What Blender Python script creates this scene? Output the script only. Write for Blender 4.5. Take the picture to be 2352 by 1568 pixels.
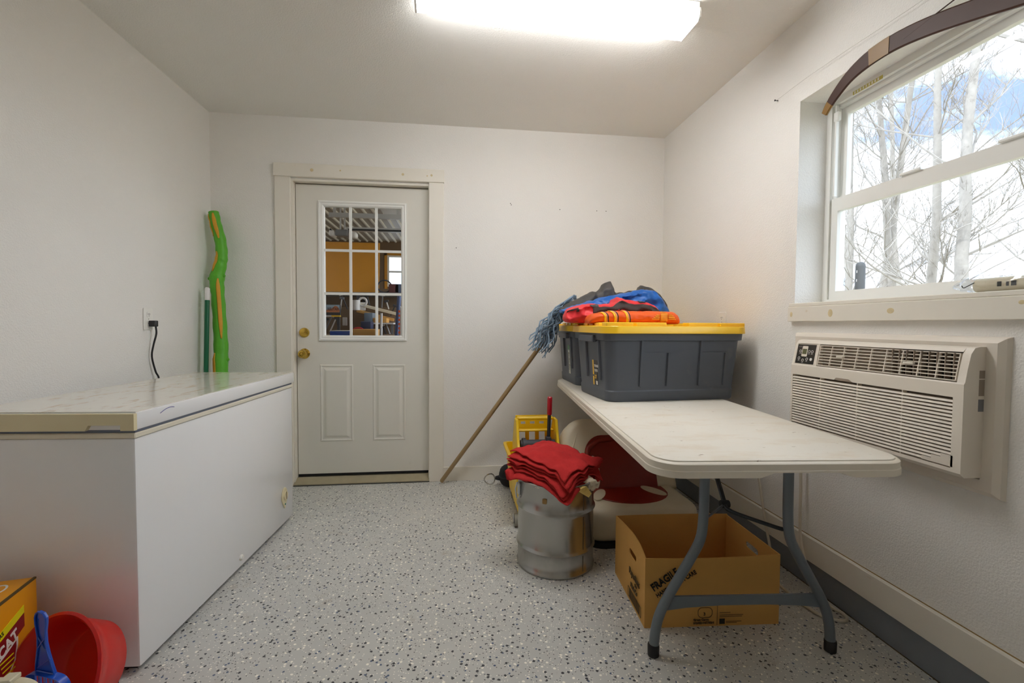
import bpy, bmesh, math, random
from mathutils import Matrix, Vector, noise
random.seed(7)
R = math.radians
PI = math.pi
for o in list(bpy.data.objects):
    bpy.data.objects.remove(o, do_unlink=True)
scn = bpy.context.scene
COL = scn.collection

# ---------------------------------------------------------------- camera
F_PX = 1060.7; YAW = .1208; PITCH = .0366; ROLL = .0064; CAM_H = 1.121
def cam_axes():
    f = Vector((math.sin(YAW), math.cos(YAW), 0)); r = Vector((math.cos(YAW), -math.sin(YAW), 0)); u = Vector((0, 0, 1))
    f2 = f * math.cos(PITCH) - u * math.sin(PITCH); u2 = u * math.cos(PITCH) + f * math.sin(PITCH)
    return r * math.cos(ROLL) + u2 * math.sin(ROLL), u2 * math.cos(ROLL) - r * math.sin(ROLL), f2
cr_, cu_, cf_ = cam_axes()
cam = bpy.data.cameras.new('camera'); camo = bpy.data.objects.new('camera', cam); COL.objects.link(camo)
cam.sensor_fit = 'HORIZONTAL'; cam.sensor_width = 36; cam.lens = 36 * F_PX / 2352; cam.clip_start = .02; cam.clip_end = 300
m4 = Matrix((cr_, cu_, -cf_)).transposed().to_4x4(); m4.translation = (0, 0, CAM_H)
camo.matrix_world = m4
scn.camera = camo

# ---------------------------------------------------------------- exposure, sky, sun
vs = scn.view_settings
scn.display_settings.display_device = 'sRGB'
vs.view_transform = 'Standard'; vs.look = 'None'; vs.gamma = 1; vs.exposure = 1.22; vs.use_curve_mapping = False
scn.cycles.max_bounces = 16; scn.cycles.diffuse_bounces = 12; scn.cycles.glossy_bounces = 4     # white room: let light bounce
SKY_STRENGTH = 2.6
SUN_STRENGTH = 1.0
LAMP_STRENGTH = 11.0
w = bpy.data.worlds.new('sky'); scn.world = w; w.use_nodes = True
nt = w.node_tree; nt.nodes.clear()
def N(t, typ, **k):
    n = t.nodes.new(typ)
    for a, b in k.items():
        if a == 'ins':
            for i, v in b.items(): n.inputs[i].default_value = v
        else: setattr(n, a, b)
    return n
tc = N(nt, 'ShaderNodeTexCoord'); mp = N(nt, 'ShaderNodeMapping'); mp.inputs['Scale'].default_value = (1, 1, 2.2)
nz = N(nt, 'ShaderNodeTexNoise', ins={'Scale': 2.6, 'Detail': 7, 'Roughness': .58})
rp = N(nt, 'ShaderNodeValToRGB'); rp.color_ramp.elements[0].position = .36; rp.color_ramp.elements[1].position = .52
rp.color_ramp.elements[0].color = (.10, .135, .22, 1); rp.color_ramp.elements[1].color = (.70, .76, .84, 1)
bg = N(nt, 'ShaderNodeBackground', ins={'Strength': SKY_STRENGTH}); wo = N(nt, 'ShaderNodeOutputWorld')
L = nt.links.new
L(tc.outputs['Generated'], mp.inputs['Vector']); L(mp.outputs[0], nz.inputs['Vector']); L(nz.outputs['Fac'], rp.inputs['Fac'])
L(rp.outputs['Color'], bg.inputs['Color']); L(bg.outputs[0], wo.inputs['Surface'])
sun = bpy.data.lights.new('sun', 'SUN'); sun.energy = SUN_STRENGTH; sun.angle = R(2); sun.color = (1, .96, .9)
so = bpy.data.objects.new('sun', sun); COL.objects.link(so)
so.rotation_euler = Vector((.62, .35, -.75)).to_track_quat('-Z', 'Y').to_euler()

# ---------------------------------------------------------------- materials
def lin(c):
    if max(c) > 1.001: c = [x / 255 for x in c]
    return tuple(x / 12.92 if x <= .04045 else ((x + .055) / 1.055) ** 2.4 for x in c[:3]) + (1,)
MATS = {}
def pm(name, col, rough=.5, metal=0, var=0, vscale=4, bump=0, bscale=120, spec=.5, dirt=None, stretch=None, coat=0, trans=0, alpha=1):
    m = bpy.data.materials.new(name); m.use_nodes = True; t = m.node_tree
    b = t.nodes['Principled BSDF']; out = t.nodes['Material Output']; l = t.links.new
    c = lin(col)
    b.inputs['Base Color'].default_value = c; b.inputs['Roughness'].default_value = rough; b.inputs['Metallic'].default_value = metal
    b.inputs['Specular IOR Level'].default_value = spec; b.inputs['Coat Weight'].default_value = coat; b.inputs['Coat Roughness'].default_value = .1
    b.inputs['Transmission Weight'].default_value = trans; b.inputs['Alpha'].default_value = alpha
    tcn = N(t, 'ShaderNodeTexCoord'); vec = tcn.outputs['Object']
    if stretch:
        mpn = N(t, 'ShaderNodeMapping'); mpn.inputs['Scale'].default_value = stretch; l(vec, mpn.inputs['Vector']); vec = mpn.outputs[0]
    cur = None
    if var:
        n = N(t, 'ShaderNodeTexNoise', ins={'Scale': vscale, 'Detail': 5, 'Roughness': .6}); l(vec, n.inputs['Vector'])
        mx = N(t, 'ShaderNodeMix', data_type='RGBA'); l(n.outputs['Fac'], mx.inputs['Factor'])
        mx.inputs['A'].default_value = tuple(min(1, x * (1 - var)) for x in c[:3]) + (1,); mx.inputs['B'].default_value = tuple(min(1, x * (1 + var)) for x in c[:3]) + (1,)
        cur = mx.outputs['Result']
    if dirt:
        for (dc, ds, thr, wid, amt) in dirt:
            n = N(t, 'ShaderNodeTexNoise', ins={'Scale': ds, 'Detail': 6, 'Roughness': .65}); l(vec, n.inputs['Vector'])
            mr = N(t, 'ShaderNodeMapRange', ins={'From Min': thr, 'From Max': thr + wid, 'To Min': 0, 'To Max': amt}); l(n.outputs['Fac'], mr.inputs['Value'])
            mx = N(t, 'ShaderNodeMix', data_type='RGBA'); l(mr.outputs[0], mx.inputs['Factor'])
            if cur: l(cur, mx.inputs['A'])
            else: mx.inputs['A'].default_value = c
            mx.inputs['B'].default_value = lin(dc); cur = mx.outputs['Result']
    if cur: l(cur, b.inputs['Base Color'])
    if bump:
        n = N(t, 'ShaderNodeTexNoise', ins={'Scale': bscale, 'Detail': 3, 'Roughness': .5}); l(tcn.outputs['Object'], n.inputs['Vector'])
        bp = N(t, 'ShaderNodeBump', ins={'Strength': bump, 'Distance': .01}); l(n.outputs['Fac'], bp.inputs['Height']); l(bp.outputs[0], b.inputs['Normal'])
    MATS[name] = m
    return m
def emis(name, col, strength):
    m = bpy.data.materials.new(name); m.use_nodes = True; t = m.node_tree; t.nodes.clear()
    e = N(t, 'ShaderNodeEmission', ins={'Color': lin(col), 'Strength': strength}); o = N(t, 'ShaderNodeOutputMaterial'); t.links.new(e.outputs[0], o.inputs['Surface'])
    MATS[name] = m; return m
def glass_mat(name, tint=(1, 1, 1), base=.04, rough=.0):
    m = bpy.data.materials.new(name); m.use_nodes = True; t = m.node_tree; t.nodes.clear()
    tr = N(t, 'ShaderNodeBsdfTransparent', ins={'Color': tuple(tint) + (1,)}); gl = N(t, 'ShaderNodeBsdfGlossy', ins={'Roughness': rough}); fr = N(t, 'ShaderNodeLayerWeight', ins={'Blend': .5})
    pw = N(t, 'ShaderNodeMath', operation='POWER'); pw.inputs[1].default_value = 5; sc = N(t, 'ShaderNodeMath', operation='MULTIPLY_ADD'); sc.inputs[1].default_value = .9; sc.inputs[2].default_value = base
    mx = N(t, 'ShaderNodeMixShader'); o = N(t, 'ShaderNodeOutputMaterial'); l = t.links.new
    l(fr.outputs['Facing'], pw.inputs[0]); l(pw.outputs[0], sc.inputs[0])
    l(sc.outputs[0], mx.inputs[0]); l(tr.outputs[0], mx.inputs[1]); l(gl.outputs[0], mx.inputs[2]); l(mx.outputs[0], o.inputs['Surface'])
    MATS[name] = m; return m
def floor_mat(name):
    m = bpy.data.materials.new(name); m.use_nodes = True; t = m.node_tree; b = t.nodes['Principled BSDF']; l = t.links.new
    tcn = N(t, 'ShaderNodeTexCoord')
    base = N(t, 'ShaderNodeTexNoise', ins={'Scale': 2.5, 'Detail': 5}); l(tcn.outputs['Object'], base.inputs['Vector'])
    mx = N(t, 'ShaderNodeMix', data_type='RGBA'); l(base.outputs['Fac'], mx.inputs['Factor'])
    mx.inputs['A'].default_value = lin((188, 189, 187)); mx.inputs['B'].default_value = lin((208, 207, 202)); cur = mx.outputs['Result']
    # tan stains
    st = N(t, 'ShaderNodeTexNoise', ins={'Scale': 7, 'Detail': 6, 'Roughness': .7}); l(tcn.outputs['Object'], st.inputs['Vector'])
    mr = N(t, 'ShaderNodeMapRange', ins={'From Min': .60, 'From Max': .75, 'To Min': 0, 'To Max': .5}); l(st.outputs['Fac'], mr.inputs['Value'])
    mx = N(t, 'ShaderNodeMix', data_type='RGBA'); l(mr.outputs[0], mx.inputs['Factor']); l(cur, mx.inputs['A']); mx.inputs['B'].default_value = lin((150, 130, 100)); cur = mx.outputs['Result']
    dn = N(t, 'ShaderNodeTexNoise', ins={'Scale': 140, 'Detail': 2}); l(tcn.outputs['Object'], dn.inputs['Vector'])
    for scale, col, dens, size, seed in ((56, (250, 246, 236), .15, .25, 0), (54, (66, 68, 72), .15, .25, 3.3), (52, (84, 98, 126), .09, .2, 7.1), (100, (96, 96, 96), .20, .20, 5.1), (110, (246, 242, 234), .20, .20, 9.7)):
        mp_ = N(t, 'ShaderNodeMapping'); mp_.inputs['Location'].default_value = (seed, seed * 1.7, 0); mp_.inputs['Rotation'].default_value = (0, 0, seed); l(tcn.outputs['Object'], mp_.inputs['Vector'])
        av = N(t, 'ShaderNodeVectorMath', operation='MULTIPLY_ADD'); l(dn.outputs['Color'], av.inputs[0]); av.inputs[1].default_value = (.006, .006, 0); l(mp_.outputs[0], av.inputs[2])
        v = N(t, 'ShaderNodeTexVoronoi', voronoi_dimensions='2D', ins={'Scale': scale, 'Randomness': 1}); l(av.outputs[0], v.inputs['Vector'])
        lt = N(t, 'ShaderNodeMath', operation='LESS_THAN'); l(v.outputs['Distance'], lt.inputs[0]); lt.inputs[1].default_value = size
        sx = N(t, 'ShaderNodeSeparateColor'); l(v.outputs['Color'], sx.inputs[0])
        l2 = N(t, 'ShaderNodeMath', operation='LESS_THAN'); l(sx.outputs[0], l2.inputs[0]); l2.inputs[1].default_value = dens
        mu = N(t, 'ShaderNodeMath', operation='MULTIPLY'); l(lt.outputs[0], mu.inputs[0]); l(l2.outputs[0], mu.inputs[1])
        mx = N(t, 'ShaderNodeMix', data_type='RGBA'); l(mu.outputs[0], mx.inputs['Factor']); l(cur, mx.inputs['A']); mx.inputs['B'].default_value = lin(col); cur = mx.outputs['Result']
    l(cur, b.inputs['Base Color']); b.inputs['Roughness'].default_value = .38; b.inputs['Specular IOR Level'].default_value = .35
    bn = N(t, 'ShaderNodeTexNoise', ins={'Scale': 25, 'Detail': 3}); l(tcn.outputs['Object'], bn.inputs['Vector'])
    bp = N(t, 'ShaderNodeBump', ins={'Strength': .06, 'Distance': .01}); l(bn.outputs['Fac'], bp.inputs['Height']); l(bp.outputs[0], b.inputs['Normal'])
    return m

WALL = pm('wall_paint', (236, 234, 230), .75, var=.03, vscale=1.5, bump=.30, bscale=170, spec=.2)
CEIL = pm('ceiling_paint', (234, 233, 229), .8, var=.03, vscale=1.2, bump=.30, bscale=150, spec=.2)
FLOOR = floor_mat('flaked_floor')
TRIM = pm('white_trim_paint', (232, 227, 216), .45, var=.03, vscale=6, dirt=[((196, 168, 118), 9, .68, .06, .55)])
DOORP = pm('door_paint', (224, 221, 212), .45, var=.02, vscale=3, dirt=[((170, 155, 130), 5, .70, .1, .35)])
VINYL = pm('white_vinyl', (236, 236, 232), .35, var=.01)
CURB = pm('grey_curb_paint', (126, 132, 140), .5, var=.1, vscale=6, bump=.05, bscale=40)
DARK = pm('dark_gap', (24, 22, 22), .8)
BRASS = pm('polished_brass', (212, 178, 84), .16, 1)
GLASS = glass_mat('window_glass', (.97, .99, 1))
DGLASS = glass_mat('door_glass', (.98, .98, .97), .025)
THRESH = pm('threshold_metal', (176, 166, 140), .45, .3, var=.15, vscale=20)
FREEZ = pm('freezer_white', (240, 241, 243), .22, var=.01, coat=.3, dirt=[((190, 165, 110), 14, .74, .03, .5)], stretch=(6, 6, 1))
FREEZTOP = pm('freezer_lid_top', (232, 228, 218), .16, var=.03, vscale=6, coat=.4, dirt=[((180, 146, 96), 9, .54, .12, .55), ((90, 70, 45), 40, .68, .03, .8)], stretch=(1.2, 3, 1))
CREAM = pm('cream_plastic', (226, 215, 178), .4, var=.03)
BLACKP = pm('black_plastic', (30, 30, 32), .42, var=.1)
OUTLET = pm('outlet_white', (238, 236, 230), .3)
GREENPAINT = pm('green_stick_paint', (92, 178, 42), .5, var=.12, vscale=14, bump=.2, bscale=50)
ORANGEWOOD = pm('stick_bare_yellow', (214, 158, 42), .55, var=.15, vscale=20)
DKGREEN = pm('dark_green_paint', (10, 98, 62), .3)
WOOD = pm('mop_handle_wood', (164, 138, 98), .55, var=.15, vscale=10, stretch=(1, 1, .2))
YARN = pm('blue_yarn', (140, 162, 182), .9, var=.6, vscale=45)
TOTE = pm('charcoal_tote_plastic', (82, 87, 96), .42, var=.08, vscale=4, dirt=[((130, 126, 120), 6, .62, .2, .45)])
YELLOW = pm('yellow_plastic', (250, 200, 36), .38, var=.03, coat=.1)
BUCKETY = pm('bucket_yellow', (240, 196, 10), .4, var=.04)
TABLETOP = pm('table_plastic', (226, 220, 208), .5, var=.03, vscale=5, bump=.05, bscale=200, dirt=[((200, 176, 142), 5, .52, .2, .35), ((120, 90, 55), 30, .66, .05, .7)], stretch=(1, 2.4, 1))
TABLEEDGE = pm('table_edge_plastic', (226, 218, 203), .45, var=.03)
STEELG = pm('grey_powder_steel', (108, 116, 124), .4, .2, var=.06)
BLKSTEEL = pm('black_steel', (48, 52, 56), .45, .3)
STAIN = pm('stainless_drum', (176, 174, 170), .24, 1, var=.12, vscale=5, stretch=(4, 4, .4), bump=.03, bscale=60)
REDRAG = pm('red_rag_cloth', (196, 54, 54), .95, var=.3, vscale=16, bump=.5, bscale=260, spec=.1, dirt=[((128, 52, 54), 9, .60, .12, .5)])
WHITERAG = pm('white_rag_cloth', (232, 222, 200), .95, var=.08, bump=.4, bscale=200, spec=.1)
YELRAG = pm('yellow_rag_cloth', (226, 198, 120), .95, var=.08, bump=.4, bscale=200, spec=.1)
SEATW = pm('cream_vinyl', (226, 216, 192), .4, var=.05, vscale=6, bump=.05, bscale=160)
SEATR = pm('maroon_vinyl', (136, 32, 18), .38, var=.1, vscale=8, bump=.06, bscale=160)
CARD = pm('cardboard', (208, 160, 92), .8, var=.07, vscale=7, bump=.05, bscale=90, spec=.15)
INK = pm('black_print', (28, 24, 18), .7)
FADEINK = pm('faded_print', (92, 72, 36), .8)
ACW = pm('ac_white_plastic', (228, 220, 208), .4, var=.02)
ACD = pm('ac_dark_inside', (40, 36, 34), .7)
ACG = pm('ac_inner_grey', (150, 136, 122), .6)
PANEL = pm('control_panel_black', (42, 42, 42), .35)
LCD = pm('lcd_green', (96, 100, 74), .3)
CORDW = pm('white_cord', (214, 206, 190), .5)
BOW = pm('bow_brown_lacquer', (66, 40, 30), .5, var=.35, vscale=5, spec=.3)
BOWGOLD = pm('bow_gold_wood', (128, 92, 28), .45, var=.25)
LENS = emis('lamp_lens_glow', (254, 253, 252), LAMP_STRENGTH)
LAMPW = pm('lamp_white_metal', (236, 236, 232), .4)
REDP = pm('red_plastic', (206, 26, 16), .35, var=.1, vscale=7, dirt=[((150, 40, 30), 30, .62, .1, .3)])
BLUEP = pm('blue_plastic', (22, 78, 190), .25, var=.08, coat=.2)
LITTER = pm('orange_carton', (240, 160, 10), .4, var=.02)
CARTY = pm('carton_yellow_band', (236, 226, 20), .4)
CARTR = pm('carton_dark_red', (140, 22, 30), .4)
WHITEINK = pm('white_print', (238, 234, 226), .5)
BEIGE = pm('beige_plastic', (206, 196, 170), .5, var=.03)
BLKBAG = pm('black_cloth_bag', (34, 34, 36), .8, var=.2, bump=.2, bscale=90)
CHROME = pm('chrome', (200, 196, 188), .2, 1)
RUBBER = pm('grey_rubber', (150, 148, 138), .6)
DRUBBER = pm('black_rubber', (26, 24, 26), .5)
J_ORANGE = pm('orange_nylon', (232, 92, 16), .5, var=.12, vscale=9, bump=.2, bscale=30)
J_YEL = pm('yellow_stripe', (246, 190, 20), .5)
J_GOLD = pm('gold_embroidery', (238, 148, 26), .6, var=.15, vscale=60)
J_PINK = pm('pale_pink_stripe', (240, 150, 120), .5)
J_RED = pm('red_nylon', (226, 46, 52), .5, var=.14, vscale=9, bump=.2, bscale=30)
J_BROWN = pm('dark_hem_cloth', (62, 50, 46), .7, var=.2, vscale=12)
J_BLUE = pm('blue_nylon', (20, 98, 184), .42, var=.25, vscale=8, bump=.2, bscale=30)
J_BLACK = pm('charcoal_nylon', (74, 70, 68), .55, var=.15, vscale=9, bump=.2, bscale=30)
CLEARP = glass_mat('clear_plastic_film', (.93, .95, .98), .10, .12)
STRING = pm('thin_string', (205, 203, 196), .7)
BARK = pm('pale_bark', (156, 151, 144), .85, var=.35, vscale=9, bump=.5, bscale=14, dirt=[((110, 105, 98), 10, .55, .15, .7)], stretch=(1, 1, .6))
GROUND = pm('winter_grass', (150, 140, 112), .9, var=.2, vscale=.8)
GWALL = pm('garage_plywood_wall', (122, 98, 74), .8, var=.18, vscale=2.2)
GMETAL = pm('white_ribbed_steel', (246, 244, 238), .5, var=.05)
GALV = pm('galvanised_steel', (206, 208, 210), .4, .3, var=.1)
OSB = pm('yellow_board', (206, 142, 34), .6, var=.12, vscale=6, bump=.1, bscale=40)
GWHITE = pm('white_plastic_matte', (226, 224, 222), .5)
GREYP = pm('grey_painted', (120, 122, 126), .5, var=.1)
GREYD = pm('dark_grey_clutter', (64, 64, 70), .6, var=.25, vscale=8)
SIDING = pm('outside_siding', (176, 172, 164), .7)
CONC = pm('garage_concrete', (140, 136, 128), .8, var=.1)

# ---------------------------------------------------------------- mesh helpers
class MB:
    def __init__(s): s.v = []; s.f = []
    def add(s, vs_, fs, M=None):
        k = len(s.v)
        s.v += [tuple(M @ Vector(p)) if M else tuple(p) for p in vs_]
        s.f += [tuple(i + k for i in f) for f in fs]; return s
    def box(s, a, b, M=None):
        x0, y0, z0 = a; x1, y1, z1 = b
        return s.add([(x0, y0, z0), (x1, y0, z0), (x1, y1, z0), (x0, y1, z0), (x0, y0, z1), (x1, y0, z1), (x1, y1, z1), (x0, y1, z1)],
                     [(0, 3, 2, 1), (4, 5, 6, 7), (0, 1, 5, 4), (1, 2, 6, 5), (2, 3, 7, 6), (3, 0, 4, 7)], M)
    def bm(s, bm, M=None):
        bm.verts.ensure_lookup_table(); bm.verts.index_update()
        s.add([v.co.copy() for v in bm.verts], [[v.index for v in f.verts] for f in bm.faces], M); bm.free(); return s
    def rbox(s, a, b, r=.01, seg=2, M=None):
        bm = bmesh.new(); bmesh.ops.create_cube(bm, size=1)
        for v in bm.verts: v.co = Vector([(a[i] + b[i]) / 2 + v.co[i] * (b[i] - a[i]) for i in range(3)])
        bmesh.ops.bevel(bm, geom=list(bm.edges), offset=r, segments=seg, profile=.5, affect='EDGES', clamp_overlap=True)
        return s.bm(bm, M)
    def prism(s, poly, h0, h1, M=None, bev=0, seg=2):
        bm = bmesh.new(); vs_ = [bm.verts.new((p[0], p[1], h0)) for p in poly]; f = bm.faces.new(vs_)
        r = bmesh.ops.extrude_face_region(bm, geom=[f]); nv = [g for g in r['geom'] if isinstance(g, bmesh.types.BMVert)]
        for v in nv: v.co.z = h1
        bmesh.ops.recalc_face_normals(bm, faces=bm.faces)
        if bev:
            ed = [e for e in bm.edges if abs(e.verts[0].co.z - e.verts[1].co.z) < 1e-6]
            bmesh.ops.bevel(bm, geom=ed, offset=bev, segments=seg, profile=.5, affect='EDGES', clamp_overlap=True)
        return s.bm(bm, M)
    def plate(s, outer, holes, h0, h1, M=None):
        bm = bmesh.new(); ed = []
        for lp in [outer] + holes:
            vv = [bm.verts.new((p[0], p[1], h0)) for p in lp]
            ed += [bm.edges.new((vv[i], vv[(i + 1) % len(vv)])) for i in range(len(vv))]
        r = bmesh.ops.triangle_fill(bm, use_beauty=True, edges=ed)
        fs = [g for g in r['geom'] if isinstance(g, bmesh.types.BMFace)]
        r = bmesh.ops.extrude_face_region(bm, geom=fs); nv = [g for g in r['geom'] if isinstance(g, bmesh.types.BMVert)]
        for v in nv: v.co.z = h1
        bmesh.ops.recalc_face_normals(bm, faces=bm.faces)
        return s.bm(bm, M)
    def lathe(s, prof, n=32, M=None):
        vs_ = []; fs = []
        for r_, z in prof:
            for i in range(n): a = 2 * PI * i / n; vs_.append((r_ * math.cos(a), r_ * math.sin(a), z))
        for j in range(len(prof) - 1):
            for i in range(n): fs.append((j * n + i, j * n + (i + 1) % n, (j + 1) * n + (i + 1) % n, (j + 1) * n + i))
        if prof[0][0] > 1e-5: fs.append(tuple(range(n - 1, -1, -1)))
        if prof[-1][0] > 1e-5: fs.append(tuple((len(prof) - 1) * n + i for i in range(n)))
        return s.add(vs_, fs, M)
    def loft(s, secs, M=None, cap=True):
        n = len(secs[0]); vs_ = [p for c in secs for p in c]; fs = []
        for j in range(len(secs) - 1):
            for i in range(n): fs.append((j * n + i, j * n + (i + 1) % n, (j + 1) * n + (i + 1) % n, (j + 1) * n + i))
        if cap: fs.append(tuple(range(n - 1, -1, -1))); fs.append(tuple((len(secs) - 1) * n + i for i in range(n)))
        return s.add(vs_, fs, M)
    def tube(s, path, rad, n=10, M=None, flat=None, cap=True):
        P = [Vector(p) for p in path]; k = len(P)
        if not hasattr(rad, '__len__'): rad = [rad] * k
        secs = []; up = None
        for i in range(k):
            t = (P[min(i + 1, k - 1)] - P[max(i - 1, 0)]).normalized()
            if up is None:
                up = Vector((0, 0, 1)) if abs(t.z) < .9 else Vector((1, 0, 0))
                if flat: up = Vector(flat)
            a = (up - t * up.dot(t))
            a = a.normalized() if a.length > 1e-6 else t.orthogonal().normalized()
            up = a; b = t.cross(a)
            secs.append([tuple(P[i] + (a * math.cos(2 * PI * q / n) + b * math.sin(2 * PI * q / n)) * rad[i]) for q in range(n)])
        return s.loft(secs, M, cap)
    def ribbon(s, path, wid, thick, up, M=None):
        P = [Vector(p) for p in path]; k = len(P); up = Vector(up); secs = []
        for i in range(k):
            t = (P[min(i + 1, k - 1)] - P[max(i - 1, 0)]).normalized(); a = (up - t * up.dot(t)).normalized(); b = t.cross(a)
            wd = wid[i] if hasattr(wid, '__len__') else wid; th = thick[i] if hasattr(thick, '__len__') else thick
            secs.append([tuple(P[i] + a * (sa * wd / 2) + b * (sb * th / 2)) for sa, sb in ((1, .5), (.85, 1), (-.85, 1), (-1, .5), (-1, -.5), (-.85, -1), (.85, -1), (1, -.5))])
        return s.loft(secs, M)
    def build(s, name, mat, parent=None, smooth=35, label=None):
        off = parent['_o'] if parent is not None and '_o' in parent.keys() else None
        me = bpy.data.meshes.new(name)
        vs_ = s.v if off is None else [(p[0] - off[0], p[1] - off[1], p[2] - off[2]) for p in s.v]
        me.from_pydata(vs_, [], s.f); me.materials.append(mat)
        bm = bmesh.new(); bm.from_mesh(me); bmesh.ops.recalc_face_normals(bm, faces=bm.faces); bm.to_mesh(me); bm.free()
        if smooth:
            for p in me.polygons: p.use_smooth = True
            me.set_sharp_from_angle(angle=R(smooth))
        o = bpy.data.objects.new(name, me); COL.objects.link(o)
        if parent is not None: o.parent = parent
        if label: o['label'] = label
        return o
def tag(o, label, cat, group=None, kind=None):
    o['label'] = label; o['category'] = cat
    if group: o['group'] = group
    if kind: o['kind'] = kind
    return o
def thing(name, label, cat, loc=(0, 0, 0), rz=0, group=None, kind=None, world=False):
    o = bpy.data.objects.new(name, None); COL.objects.link(o); o.empty_display_size = .05
    o.location = loc; o.rotation_euler = (0, 0, rz)
    tag(o, label, cat, group, kind)
    if world: o['_o'] = tuple(loc)
    return o
def sub(o, root):     # give a part of a world-built thing the same origin offset for its own children
    if '_o' in root.keys(): o['_o'] = tuple(root['_o'])
    return o
def dup(o, parent, loc=None, name=None):
    c = o.copy(); COL.objects.link(c); c.parent = parent
    if loc is not None: c.location = loc
    return c
def struct(o, label, cat):
    return tag(o, label, cat, kind='structure')
def rrect(x0, y0, x1, y1, r, n=6):
    out = []
    for cx, cy, a0 in ((x1 - r, y1 - r, 0), (x0 + r, y1 - r, 90), (x0 + r, y0 + r, 180), (x1 - r, y0 + r, 270)):
        for i in range(n + 1): a = R(a0 + 90 * i / n); out.append((cx + r * math.cos(a), cy + r * math.sin(a)))
    return out
def rect(x0, y0, x1, y1): return [(x0, y0), (x1, y0), (x1, y1), (x0, y1)]
def frame_m(origin, xdir, ydir):   # local x, y -> world dirs; local z = x cross y
    x = Vector(xdir).normalized(); y = Vector(ydir).normalized(); z = x.cross(y)
    M = Matrix((x, y, z)).transposed().to_4x4(); M.translation = origin; return M
TXT = {}
def text(body, size, M, mat, parent, name='lettering', bold=0, ext=.0004, align='LEFT', sx=1):
    cu = bpy.data.curves.new('t', 'FONT'); cu.body = body; cu.size = size; cu.offset = bold; cu.extrude = ext; cu.align_x = align; cu.resolution_u = 2
    ob = bpy.data.objects.new('t', cu); COL.objects.link(ob)
    dg = bpy.context.evaluated_depsgraph_get(); me = bpy.data.meshes.new_from_object(ob.evaluated_get(dg))
    bpy.data.objects.remove(ob, do_unlink=True); bpy.data.curves.remove(cu)
    off = Vector(parent['_o']) if '_o' in parent.keys() else Vector((0, 0, 0))
    S = Matrix.Diagonal((sx, 1, 1, 1))
    me.transform(Matrix.Translation(-off) @ M @ S)
    me.name = name; me.materials.clear(); me.materials.append(mat)
    o = bpy.data.objects.new(name, me); COL.objects.link(o); o.parent = parent; return o
def catmull(pts, n=6):
    P = [Vector(p) for p in pts]; P = [P[0] * 2 - P[1]] + P + [P[-1] * 2 - P[-2]]; out = []
    for i in range(1, len(P) - 2):
        for j in range(n):
            t = j / n; a, b, c, d = P[i - 1], P[i], P[i + 1], P[i + 2]
            out.append(.5 * ((2 * b) + (c - a) * t + (2 * a - 5 * b + 4 * c - d) * t * t + (3 * b - a - 3 * c + d) * t ** 3))
    out.append(P[-2]); return out
def T(x, y, z): return Matrix.Translation((x, y, z))

# ---------------------------------------------------------------- room shell
XL, XR, D, H, YF = -1.616, 1.531, 3.31, 2.505, -2.6
WT = .165
struct(MB().box((XL - .2, YF - .2, -.15), (XR + WT, D + .07, 0)).build('floor', FLOOR, smooth=0), 'grey epoxy floor with white and black paint flakes', 'floor')
struct(MB().box((XL - .2, YF - .2, H), (XR + WT, D + .15, H + .2)).build('ceiling', CEIL, smooth=0), 'off white textured ceiling', 'ceiling')
struct(MB().box((XL - .15, YF - .15, 0), (XL, D + .15, H)).build('wall_left', WALL, smooth=0), 'plain white textured wall behind the freezer', 'wall')
struct(MB().box((XL, YF - .15, 0), (XR + WT, YF, H)).build('wall_front', WALL, smooth=0), 'white wall behind the viewer', 'wall')
DX0, DX1, DZ1 = -1.115, -.177, 2.095
struct(MB().plate([(XL, 0), (DX0, 0), (DX0, DZ1), (DX1, DZ1), (DX1, 0), (XR + WT, 0), (XR + WT, H), (XL, H)], [], 0, .14, frame_m((0, D + .14, 0), (1, 0, 0), (0, 0, 1))).build('wall_back', WALL, smooth=0), 'white textured wall with the glazed door', 'wall')
WY0, WY1, WZ0, WZ1 = .62, 1.938, 1.215, 2.128
struct(MB().plate(rect(YF, 0, D, H), [rect(WY0, WZ0, WY1, WZ1)], 0, WT, frame_m((XR, 0, 0), (0, 1, 0), (0, 0, 1))).build('wall_right', WALL, smooth=0), 'white textured wall with window and air conditioner', 'wall')
bb = MB().box((DX1 + .085, D - .014, 0), (XR - .004, D, .098)).build('baseboard_back', TRIM, smooth=0); struct(bb, 'low white baseboard right of the door', 'baseboard')
struct(MB().box((XL, D - .014, 0), (DX0 - .092, D, .098)).build('baseboard_back', TRIM, smooth=0), 'low white baseboard left of the door in the corner', 'baseboard')
struct(MB().rbox((XR - .018, YF, .108), (XR, D - .016, .213), .003, 1).build('baseboard_right', TRIM), 'white baseboard board raised above a grey curb', 'baseboard')
br_ = bpy.data.objects['baseboard_right']
MB().box((XR - .0035, YF, .2131), (XR - .0002, D - .016, .2152)).build('dirt_line', pm('brown_grime', (150, 124, 78), .9, var=.4, vscale=30), br_, smooth=0)
struct(MB().box((XR - .012, YF, 0), (XR - .0005, D - .016, .1075)).build('trim_4', CURB, smooth=0), 'dark grey painted concrete curb below the raised baseboard', 'curb')
MB().box((XR - .0165, YF, 0), (XR - .0122, D - .016, .0016)).build('crack_line', pm('dark_crack', (88, 76, 58), .9, var=.4, vscale=30), bpy.data.objects['trim_4'], smooth=0)  # thin dark strip on the floor crack along the curb
struct(MB().box((XL, YF, 0), (XL + .014, D - .016, .098)).build('baseboard_left', TRIM, smooth=0), 'low white baseboard behind the freezer', 'baseboard')
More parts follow.
